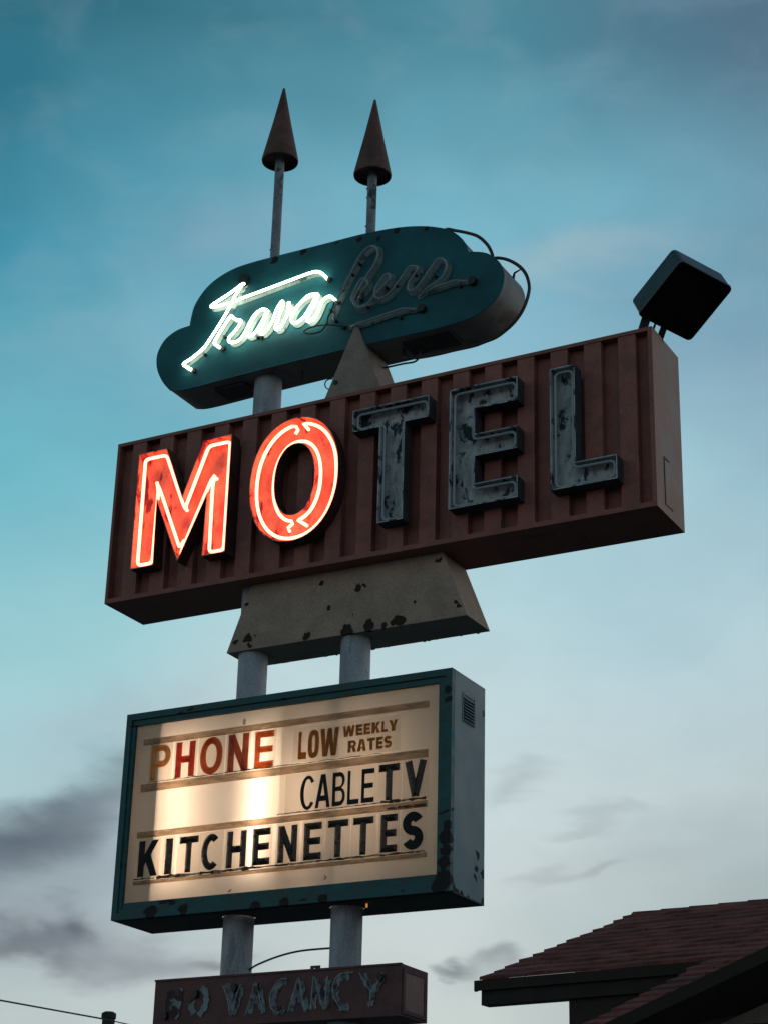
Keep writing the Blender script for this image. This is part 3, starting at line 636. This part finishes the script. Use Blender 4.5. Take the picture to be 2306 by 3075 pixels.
ge = [[2.58, 10.585], [2.665, 10.628], [2.716, 10.691], [2.687, 10.752], [2.634, 10.744], [2.583, 10.659], [2.553, 10.58], [2.578, 10.51], [2.638, 10.469], [2.723, 10.48], [2.795, 10.553], [2.889, 10.626], [2.951, 10.685], [2.939, 10.737], [2.886, 10.734], [2.824, 10.664], [2.789, 10.587], [2.812, 10.517], [2.882, 10.5], [2.965, 10.543], [3.027, 10.613], [3.098, 10.701], [3.139, 10.755], [3.181, 10.761], [3.244, 10.728], [3.204, 10.664], [3.153, 10.592], [3.144, 10.53], [3.181, 10.5], [3.248, 10.536], [3.33, 10.632], [3.401, 10.72], [3.452, 10.766], [3.514, 10.739], [3.541, 10.674], [3.506, 10.587], [3.425, 10.524], [3.332, 10.483], [3.219, 10.443]]
gt = [[3.312, 10.483], [3.405, 10.476], [3.528, 10.487], [3.63, 10.493], [3.742, 10.48]]
gu = [[2.499, 10.305], [2.623, 10.292], [2.718, 10.295], [2.803, 10.305], [2.908, 10.318], [3.013, 10.325], [3.118, 10.326], [3.232, 10.314]]
b = MB()
for p in script([gL, ge, gt, gu], SY): b.tube(p, .0135, 7)
b.build('neon_tube', dead_glass_dim, t, 'dead unlit glass tube of the second script word')
b = MB()
for k, p in enumerate((gL, ge, gt, gu)):
    q = [(v.x, v.z) for v in catmull(xz(p, 0), 4)]
    b.ribbon(q, .058, cy0 - .002 - .004 * k, cy0 - .0055 - .004 * k)
b.build('painted_script', ghost_paint, t, 'dirty grey painted script behind the dead tubes')
MB().plate([sellipse(1.305, 11.10, .055, .062, 2, 20)], cy0 - .045, cy0 + .001).build('tube_socket', black_metal, t)
for x, z, r in ((3.785, 10.47, .036), (3.275, 10.31, .034), (2.265, 10.875, .022), (.775, 10.238, .022), (1.098, 10.408, .026), (2.37, 10.60, .018)):
    MB().plate([sellipse(x, z, r, r * 1.1, 3, 14)], cy0 - (.05 if r > .03 else .02), cy0 + .001).build('tube_socket', black_metal, t)
for x, z in ((2.42, 10.72), (2.6, 10.95), (2.52, 10.86), (2.70, 10.47), (2.9, 10.62), (2.63, 10.56), (2.36, 10.4), (1.55, 10.42), (3.2, 10.68), (3.0, 10.62), (3.40, 10.62), (3.05, 10.27), (2.45, 10.31), (3.66, 10.45), (2.31, 10.52), (1.5, 10.43), (.9, 10.38), (1.12, 10.52)):
    MB().plate([sellipse(x, z, .014, .016, 2, 10)], cy0 - .04, cy0 + .001).build('tube_support', black_metal, t)
wire = [(2.362, cy0 + .01, 10.60), (2.365, SY, 10.588), (2.335, SY, 10.506), (2.298, SY, 10.437), (2.292, SY, 10.383), (2.274, SY - .01, 10.337), (2.231, SY - .012, 10.297), (2.152, SY - .015, 10.288), (2.077, SY - .015, 10.309), (2.047, SY - .012, 10.341), (2.091, SY, 10.369), (2.193, SY + .004, 10.375), (2.318, SY + .006, 10.354), (2.42, SY + .02, 10.325), (2.499, SY + .03, 10.305)]
MB().tube([tuple(p) for p in catmull(wire, 6)], .0075, 7).build('loose_wire', rubber, t)
HY = .32
h1 = [(3.30, 11.18), (3.375, 11.262), (3.474, 11.225), (3.595, 11.169), (3.701, 11.106), (3.776, 11.027), (3.828, 10.944), (3.862, 10.842), (3.855, 10.76)]
h2 = [(3.84, 10.77), (3.881, 10.818), (3.962, 10.797), (4.035, 10.755), (4.107, 10.695), (4.165, 10.627), (4.208, 10.54), (4.229, 10.429), (4.215, 10.336), (4.186, 10.253), (4.142, 10.174), (4.071, 10.095), (3.984, 10.034), (3.891, 9.989), (3.782, 9.97), (3.673, 9.955), (3.489, 9.956), (3.304, 9.954), (3.1, 9.965), (2.98, 10.0), (2.95, 10.09)]
b = MB(); b.tube([tuple(p) for p in catmull(xz(h1, HY), 6)], .016, 8); b.tube([tuple(p) for p in catmull(xz(h2, HY), 6)], .016, 8)
b.build('edge_tube', conduit, t, 'dark bent pipe standing off the right end')
MB().tube([(4.03, .40, 10.60), (4.06, .37, 10.645), (4.155, .32, 10.64)], [.016, .010, .006], 6).build('stand_off', black_metal, t)
MB().tube([(1.88, .3, 10.0), (1.88, .3, 10.085)], .01, 6).build('drain_bolt', conduit, t)
b = MB(); b.tube([tuple(p) for p in catmull([(2.72, .35, 9.958), (2.765, .35, 9.954), (2.934, .35, 9.953), (3.049, .35, 9.947), (3.095, .35, 9.983), (3.10, .35, 10.09)], 5)], .009, 6)
b.build('conduit', conduit, t)

# ------------------------------------------------------------------ arrow spires
for x, zb, zt, z0, lab in ((1.482, 12.565, 13.465, 11.27, 'taller rust red cone on a flaking pole above the lit half of the script'), (2.562, 12.085, 12.986, 11.26, 'shorter rust red cone on a grey pole above the unlit half of the script')):
    t = thing('arrow_spire', lab, 'spire', (x, YM, z0), 'cone-tipped poles on top of the cloud sign')
    b = MB(); b.lathe(x, YM, [(.047, z0), (.047, z0 + .4), (.047, zb + .08)], 20)
    for i in range(5):
        a = random.uniform(3.2, 6.2); z = random.uniform(z0 + .1, zb - .1); c_, s_ = math.cos(a), math.sin(a)
        b.tube([(x + .04 * c_, YM + .04 * s_, z), (x + .055 * c_, YM + .055 * s_, z)], .009, 6)
    b.build('pole', spire_mat, t)
    b = MB(); b.lathe(x, YM, [(.005, zb + .05), (.168, zb + .045), (.172, zb), (.183, zb), (.186, zb + .02), (.10, zb + (zt - zb) * .48), (.012, zt - .01), (.004, zt), (.0005, zt + .002)], 44)
    b.build('cone', cone_mat, t)

# ------------------------------------------------------------------ floodlight at the right end
RT = Vector((.8797, .4748, .0254)); FW = Vector((-.4453, .804, .394)); UP = Vector((.1666, -.358, .9187))
def cam(a): return RT * a[0] + UP * a[1] + FW * a[2]
e1 = Vector((.4359, .8963, -.0817)); e2 = Vector((-.7923, .3391, -.5072)); dv = Vector((-.4269, .2858, .858))
l1, l2, ld = .607, .602, .20
fc = Vector((5.7429, .1999, 9.8481))
t = thing('floodlight', 'square black floodlight tilted above the right end of the MOTEL box', 'floodlight', (5.38, .2, ZT))
def FP(a, b, c): return tuple(fc + e1 * a + e2 * b + dv * c)
def rrect(hx, hy, r, k=5):
    return [tuple(p) for p in rounded([(-hx, -hy), (hx, -hy), (hx, hy), (-hx, hy)], r, k=k)]
b = MB(); n_ = None
layers = [(rrect(l1 / 2, l2 / 2, .05), 0), (rrect(l1 / 2 + .004, l2 / 2 + .004, .05), .012), (rrect(l1 / 2 - .002, l2 / 2 - .002, .05), .03), (rrect(l1 / 2 - .003, l2 / 2 - .003, .05), ld * 1.02), (rrect(l1 / 2 - .02, l2 / 2 - .02, .05), ld * 1.1)]
rings = [[FP(p[0], p[1], d) for p in l] for l, d in layers]; n_ = len(rings[0])
for a_, b_ in zip(rings, rings[1:]): b.add(a_ + b_, [(i, (i + 1) % n_, n_ + (i + 1) % n_, n_ + i) for i in range(n_)], False)
b.add(rings[-1], [tuple(range(n_))])
b.build('housing', flood_mat, t)
b = MB(); l = rrect(l1 / 2 - .002, l2 / 2 - .002, .05); b.add([FP(p[0], p[1], .002) for p in l], [tuple(range(len(l)))]); b.build('lens', flood_face, t)
b = MB(); l = rrect(l1 / 2, l2 / 2, .05); l2_ = rrect(l1 / 2 - .03, l2 / 2 - .03, .03)
m = len(l); b.add([FP(p[0], p[1], -.008) for p in l] + [FP(p[0], p[1], -.008) for p in l2_] + [FP(p[0], p[1], .003) for p in l] + [FP(p[0], p[1], .001) for p in l2_],
    [(i, (i + 1) % m, m + (i + 1) % m, m + i) for i in range(m)] + [(i, 2 * m + i, 2 * m + (i + 1) % m, (i + 1) % m) for i in range(m)] + [(m + i, m + (i + 1) % m, 3 * m + (i + 1) % m, 3 * m + i) for i in range(m)])
b.build('lens_rim', flood_face, t)
b = MB()
YOKE = ((Vector((5.39, .05, ZT - .03)), fc + dv * .05 + e1 * -.19 + e2 * .28, .04), (Vector((5.475, .24, ZT - .03)), fc + dv * .05 + e1 * .02 + e2 * .28, .03), (Vector((5.445, .13, ZT - .03)), fc + dv * .05 + e1 * -.08 + e2 * .28, .009))
def bar_(p, q, wv, tv):
    p, q = Vector(p), Vector(q); b.hexa([tuple(p - wv - tv), tuple(p + wv - tv), tuple(p + wv + tv), tuple(p - wv + tv), tuple(q - wv - tv), tuple(q + wv - tv), tuple(q + wv + tv), tuple(q - wv + tv)])
for p_, q_, w_ in YOKE: bar_(p_, q_, RT * w_, FW * .012)
b.build('yoke', black_metal, t)

# ------------------------------------------------------------------ house behind, at the right
E0 = Vector((.898, 6.069, 0)); hu = Vector((.996, -.088, 0)).normalized(); hn = Vector((-hu.y, hu.x, 0))
def H(a, b_, z): p = E0 + hu * a + hn * b_; return (p.x, p.y, z)
def hbox(mb, a0, a1, b0, b1, z0, z1): return mb.hexa([H(a0, b0, z0), H(a1, b0, z0), H(a1, b1, z0), H(a0, b1, z0), H(a0, b0, z1), H(a1, b0, z1), H(a1, b1, z1), H(a0, b1, z1)])
ZE = 5.335; SL = .375; BR = 3.88
t = thing('house', 'dark house with a reddish tiled gable roof behind the sign', 'house', H(7, 3, 0))
b = MB(); exp = .285; nc = int(round((BR + 3.05) / exp)); exp = (BR + 3.05) / nc
def zr(b_): return ZE + SL * b_
for i in range(nc):
    b0 = -3.05 + exp * i; b1 = b0 + exp * 1.02; A0 = 2.85 if b0 < -.02 else .03 * b0; a = A0 + random.uniform(-.03, .02)
    while a < (15 if b0 > -.02 + 1.7 else min(15, 3.1 + (zr(b0) - 4.22) / .35 + .05)):
        a1 = a + .30; j = random.uniform(-.006, .008); k = random.uniform(-.012, .012)
        th = .028 + j
        v = [H(a, b0 + k, zr(b0) - .01), H(a1 - .006, b0 + k, zr(b0) - .01), H(a1 - .006, b0 + k, zr(b0) + th), H(a, b0 + k, zr(b0) + th), H(a1 - .006, b1 + k, zr(b1) + .006), H(a, b1 + k, zr(b1) + .006), H(a, b1 + k, zr(b1) - .03), H(a1 - .006, b1 + k, zr(b1) - .03)]
        b.add(v, [(0, 1, 2, 3), (3, 2, 4, 5), (0, 3, 5, 6), (1, 7, 4, 2)]); a = a1
# ridge caps and far slope
a = .10
while a < 15: b.hexa([H(a, BR - .13, zr(BR) - .04), H(a + .43, BR - .13, zr(BR) - .04), H(a + .43, BR + .13, zr(BR) - .04), H(a, BR + .13, zr(BR) - .04), H(a, BR - .03, zr(BR) + .032), H(a + .43, BR - .03, zr(BR) + .02), H(a + .43, BR + .03, zr(BR) + .02), H(a, BR + .03, zr(BR) + .032)]); a += .40
b.add([H(0, BR, zr(BR)), H(15, BR, zr(BR)), H(15, 8, ZE), H(0, 8, ZE)], [(0, 1, 2, 3)])
roof = b.build('roof', roof_mat, t)
b = MB()
hbox(b, .02, 2.85, .004, .03, ZE - .10, ZE + .012)
for z_, x_ in ((.0, 0.),):
    b.hexa([H(.02, 0.02, ZE - .11), H(.05, 0.02, ZE - .11), H(.05, BR, zr(BR) - .11), H(.02, BR, zr(BR) - .11), H(.02, .02, ZE - .012), H(.05, .02, ZE - .012), H(.05, BR, zr(BR) - .012), H(.02, BR, zr(BR) - .012)])
    b.hexa([H(2.86, -3.04, zr(-3.04) - .13), H(2.90, -3.04, zr(-3.04) - .13), H(2.90, .0, ZE - .13), H(2.86, .0, ZE - .13), H(2.86, -3.04, zr(-3.04) - .012), H(2.90, -3.04, zr(-3.04) - .012), H(2.90, 0., ZE - .012), H(2.86, 0., ZE - .012)])
hbox(b, 2.86, 15, -3.06, -3.03, zr(-3.05) - .13, zr(-3.05) - .012)
b.build('fascia', wood, t)
b = MB(); hbox(b, .09, 2.86, .05, .22, 5.08, 5.30); b.build('eave_beam', wood, t)
b = MB(); hbox(b, 1.165, 14.5, .10, 7.8, 0, 5.079)
hbox(b, 1.165, 14.5, .2205, 7.8, 5.079, 5.27)
b.add([H(1.165, .25, 5.27), H(1.165, 7.8, 5.27), H(1.165, BR, zr(BR) - .12)], [(0, 1, 2)])
hbox(b, 3.3, 14.5, -1.9, .099, 0, 4.3)
b.build('wall', stucco_d, t)
# projecting front gable
ar, zg0 = 8.1, 4.22; zg = zg0 + .35 * (ar - 3.1)
b = MB()
for s_ in (1, -1):
    a0 = 3.1 if s_ == 1 else 2 * ar - 3.1
    top = [H(a0, -3.07, zg0), H(ar, -3.07, zg), H(ar, 1.6, zg), H(a0, -2.9, zg0)]
    bot = [(x, y, z - .12) for x, y, z in top]
    b.add(top + bot, [(0, 1, 2, 3), (7, 6, 5, 4), (0, 4, 5, 1), (1, 5, 6, 2), (2, 6, 7, 3), (3, 7, 4, 0)])
b.build('front_gable_roof', wood, t)
b = MB()
b.add([H(3.4, -2., 0), H(2 * ar - 3.4, -2., 0), H(2 * ar - 3.4, -2., zg0 + .35 * .3 - .121), H(ar, -2., zg - .121), H(3.4, -2., zg0 + .35 * .3 - .121)], [(0, 1, 2, 3, 4)])
b.build('gable_wall', stucco, t, 'lighter grey gable wall')

# ------------------------------------------------------------------ utility pole, lines
t = thing('utility_pole', 'dark round timber pole far behind the vacancy sign', 'pole', (-15.01, 20.89, 0))
MB().lathe(-15.01, 20.89, [(.16, 0), (.146, 4), (.138, 7.85)], 16).build('shaft', pole_wood, t)
MB().lathe(-15.01, 20.89, [(.138, 7.85), (.160, 7.86), (.160, 7.965), (.10, 8.0), (.001, 8.005)], 16).build('cap', pole_wood, t)
def sag(p, q, s_, n=16): return [tuple(Vector(p).lerp(Vector(q), i / n) - Vector((0, 0, s_ * 4 * (i / n) * (1 - i / n)))) for i in range(n + 1)]
b = MB()
d_ = Vector((.5, 2.91, 0)).normalized()
pl = Vector((-14.69, 20.36, 7.75))
b.tube(sag(pl - d_ * 28, pl, .05), .018, 6); b.tube(sag(pl, pl + d_ * 40, .25), .013, 6)
tag(b.build('power_line', rubber), 'thin dark overhead wire running to the utility pole', 'wire')
b = MB(); b.tube([tuple(p) for p in catmull([(1.56, .36, 4.40), (1.633, .3177, 4.477), (1.771, .3177, 4.531), (1.954, .3177, 4.575), (2.137, .3177, 4.597), (2.40, .3177, 4.60), (2.50, .33, 4.60)], 6)], .0085, 8)
tag(b.build('bowed_cable', rubber), 'dark cable bowed between the two posts over the vacancy sign', 'cable')

# ------------------------------------------------------------------ camera
cd = bpy.data.cameras.new('camera'); co = bpy.data.objects.new('camera', cd); col.objects.link(co)
M3 = Matrix(((RT.x, UP.x, -FW.x), (RT.y, UP.y, -FW.y), (RT.z, UP.z, -FW.z)))
co.matrix_world = Matrix.Translation((10.5559, -13.6976, 1.6)) @ M3.to_4x4()
cd.sensor_fit = 'VERTICAL'; cd.sensor_height = 24.; cd.lens = 24. * 5818.88 / 3075.; cd.clip_end = 3000.
sc.camera = co

# ------------------------------------------------------------------ sun and sky
sun_dir = Vector((.80, .60, .16)).normalized()     # towards the afterglow, low at the right
sd = bpy.data.lights.new('sun', 'SUN'); sd.energy = .35; sd.angle = R_(25); sd.color = (1., .86, .78)
so = bpy.data.objects.new('sun', sd); col.objects.link(so); so.rotation_euler = sun_dir.to_track_quat('Z', 'Y').to_euler()
w = bpy.data.worlds.new('World'); sc.world = w; w.use_nodes = True; nt = w.node_tree; nt.nodes.clear(); N = NT(nt)
def lin(c): return tuple(((x / 255) / 12.92 if x / 255 <= .04045 else ((x / 255 + .055) / 1.055) ** 2.4) for x in c) + (1,)
vec = N.n('ShaderNodeTexCoord').outputs['Generated']
sep = N.n('ShaderNodeSeparateXYZ'); N.put(sep.inputs[0], vec); vz = sep.outputs[2]
hd = N.vm('DOT_PRODUCT', vec, (.88, .475, 0))
wn = N.noise(N.vm('MULTIPLY', vec, (1, 1, 1.5)), 5, 3, .5)
zz = N.m('ADD', vz, N.rng(wn['Fac'], .25, .75, -.02, .02))
hh = N.m('ADD', hd, N.rng(wn['Color'], .25, .75, -.05, .05))
v01 = N.rng(zz, .10, .65, 0, 1, False)
def zp(y): return ({0: .60, 400: .525, 500: .505, 700: .463, 1000: .40, 1400: .32, 1700: .25, 1800: .23, 2000: .185, 2212: .145}[y] - .10) / .55
def rmp(d): return N.ramp(v01, [(zp(y), lin(c)) for y, c in sorted(d.items(), reverse=True)])
rl = rmp({0: (38, 100, 120), 500: (58, 143, 168), 1000: (116, 188, 203), 1400: (160, 207, 214), 1700: (176, 202, 208), 2000: (176, 190, 194), 2212: (185, 198, 198)})
rc = rmp({0: (74, 136, 155), 400: (118, 180, 199), 700: (138, 188, 207), 1000: (168, 208, 217), 1400: (194, 217, 221), 1800: (206, 218, 220), 2212: (200, 210, 208)})
rr = rmp({0: (84, 114, 136), 400: (106, 147, 168), 700: (124, 163, 184), 1000: (156, 194, 208), 1400: (182, 208, 216), 1700: (186, 202, 206), 2000: (170, 185, 187), 2212: (172, 184, 184)})
sky = N.mix(N.rng(hh, -.20, 0), rl, rc); sky = N.mix(N.rng(hh, 0, .20), sky, rr)
# soft clouds: patches of vapour at fixed directions, broken up by noise
cn = N.noise(N.vm('MULTIPLY', vec, (1, 1, 2.2)), 14, 3, .5, .4)
cn2 = N.noise(N.vm('MULTIPLY', vec, (1, 1, 2.5)), 60, 5, .6, .4)
warp = N.vm('SCALE', N.vm('SUBTRACT', cn['Color'], (.5, .5, .5)), None); warp.node.inputs['Scale'].default_value = .05
warp2 = N.vm('SCALE', N.vm('SUBTRACT', cn2['Color'], (.5, .5, .5)), None); warp2.node.inputs['Scale'].default_value = .009
wv = N.vm('ADD', N.vm('ADD', vec, warp), warp2)
def cloud(c, ax, la, lb, colr, amt, soft=.9):
    global sky
    c = Vector(c).normalized(); ax = Vector(ax); ax = (ax - c * ax.dot(c)).normalized(); bx = c.cross(ax)
    d = N.vm('SUBTRACT', wv, tuple(c))
    u_ = N.m('DIVIDE', N.vm('DOT_PRODUCT', d, tuple(ax)), la); v_ = N.m('DIVIDE', N.vm('DOT_PRODUCT', d, tuple(bx)), lb)
    r2 = N.m('ADD', N.m('MULTIPLY', u_, u_), N.m('MULTIPLY', v_, v_))
    k = N.rng(N.m('SQRT', r2), 1 - soft, 1, amt, 0)
    sky = N.mix(k, sky, lin(colr))
DK = (72, 80, 96)
GP = (128, 136, 150)
cloud([-0.615, 0.765, 0.205], [.0293, .0155, .012], .13, .055, GP, .55, 1.)
cloud([-0.560, .785, .255], [.0293, .0155, .0222], .10, .030, (150, 160, 172), .5, 1.)
cloud([-0.6069, 0.7598, 0.2331], [.0293, .0155, .0222], .10, .030, DK, .66, 1.)
cloud([-0.630, 0.7522, 0.222], [.013, .0082, .0077], .08, .030, DK, .55, 1.)
cloud([-0.6189, 0.7657, 0.176], [.0217, .0157, .0059], .07, .018, (82, 88, 102), .72, 1.)
cloud([-0.603, 0.7765, 0.1885], [.011, .0084, 0], .024, .013, (82, 88, 102), .8, 1.)
cloud([-0.575, 0.795, 0.172], [.0217, .0157, 0], .08, .018, (132, 138, 147), .75, 1.)
cloud([-0.5469, 0.8185, 0.176], [.0058, .0037, .0009], .020, .006, (130, 132, 138), .8, 1.)
cloud([-0.446, 0.8788, 0.1700], [.0073, .0034, .0013], .014, .008, (112, 120, 126), .9, 1.)
cloud([-0.4279, 0.8864, 0.1766], [.0095, .0043, .0013], .018, .008, (130, 138, 143), .8, 1.)
cloud([-0.43, 0.8870, 0.172], [.0095, .0043, .0013], .035, .014, (165, 173, 175), .6, 1.)
cloud([-0.3963, 0.8795, 0.2600], [.013, .0054, .0012], .022, .008, (158, 167, 171), .4, 1.)
cloud([-0.3963, 0.8795, 0.2680], [.013, .0054, .0012], .030, .006, (164, 174, 178), .35, 1.)
cloud([-0.3681, 0.8965, 0.2466], [.0131, .005, .0011], .036, .007, (158, 168, 171), .4, 1.)
cloud([-0.3683, 0.902, 0.2253], [.0099, .0034, .0022], .018, .006, (150, 158, 161), .45, 1.)
cloud([-0.395, 0.90, 0.2215], [.0099, .0034, .0022], .04, .008, (165, 174, 176), .5, 1.)
cloud([-0.33, 0.92, 0.235], [.0099, .0034, .0022], .08, .03, (158, 172, 177), .4, 1.)
cloud([-0.30, 0.92, 0.205], [.0099, .0034, .0022], .08, .03, (150, 163, 166), .4, 1.)
cloud([-0.4889, 0.705, 0.5138], [.0262, .0105, .0097], .075, .035, (160, 172, 190), .3, 1.)
cloud([-0.5547, 0.691, 0.4636], [.0268, .0134, .011], .10, .030, (120, 175, 195), .5, 1.)
cloud([-0.3307, 0.7943, 0.5096], [.0558, .0175, .0056], .09, .020, (178, 190, 195), .4, 1.)
cloud([-0.5763, 0.7654, 0.2865], [.0303, .0161, .0156], .10, .025, (172, 190, 200), .5, 1.)
# faint mottling of thin high vapour
mt_ = N.noise(N.vm('MULTIPLY', vec, (1, 1, 1.8)), 18, 4, .55, .4)
sky = N.mix(N.rng(mt_['Fac'], .45, .75, 0, .10), sky, lin((172, 182, 192)))
sky = N.mix(1., sky, N.mix(N.rng(mt_['Color'], .3, .7), (.97, .97, .97, 1), (1.03, 1.03, 1.03, 1)), 'MULTIPLY')
# dusk: brightest towards the afterglow at the right, dimmer behind
gd = N.vm('DOT_PRODUCT', vec, (.45, .89, 0))
mul = N.ramp(N.rng(gd, -1, 1, 0, 1, False), [(0., (1.25, .98, .90, 1)), (.35, (1.2, .95, .88, 1)), (.66, (1, 1, 1, 1)), (.88, (1, 1, 1, 1)), (1., (1.6, 1.45, 1.35, 1))])
sky = N.mix(1., sky, mul, 'MULTIPLY')
ns = N.n('ShaderNodeTexSky', sky_type='NISHITA'); ns.sun_disc = False; ns.sun_elevation = R_(4); ns.sun_rotation = math.atan2(sun_dir.x, sun_dir.y)
bg1 = N.n('ShaderNodeBackground'); N.put(bg1.inputs[0], sky); bg1.inputs[1].default_value = .96
bg2 = N.n('ShaderNodeBackground'); N.put(bg2.inputs[0], ns.outputs[0]); bg2.inputs[1].default_value = .012
ad = N.n('ShaderNodeAddShader'); N.put(ad.inputs[0], bg1.outputs[0]); N.put(ad.inputs[1], bg2.outputs[0])
o = N.n('ShaderNodeOutputWorld'); N.put(o.inputs[0], ad.outputs[0])

# ------------------------------------------------------------------ render settings
sc.render.engine = 'CYCLES'
sc.view_settings.view_transform = 'Standard'; sc.view_settings.look = 'None'; sc.view_settings.exposure = 0.; sc.view_settings.gamma = 1.
sc.view_settings.use_curve_mapping = False
sc.cycles.use_denoising = True
sc.cycles.max_bounces = 8; sc.cycles.transparent_max_bounces = 12
sc.cycles.sample_clamp_indirect = 6.
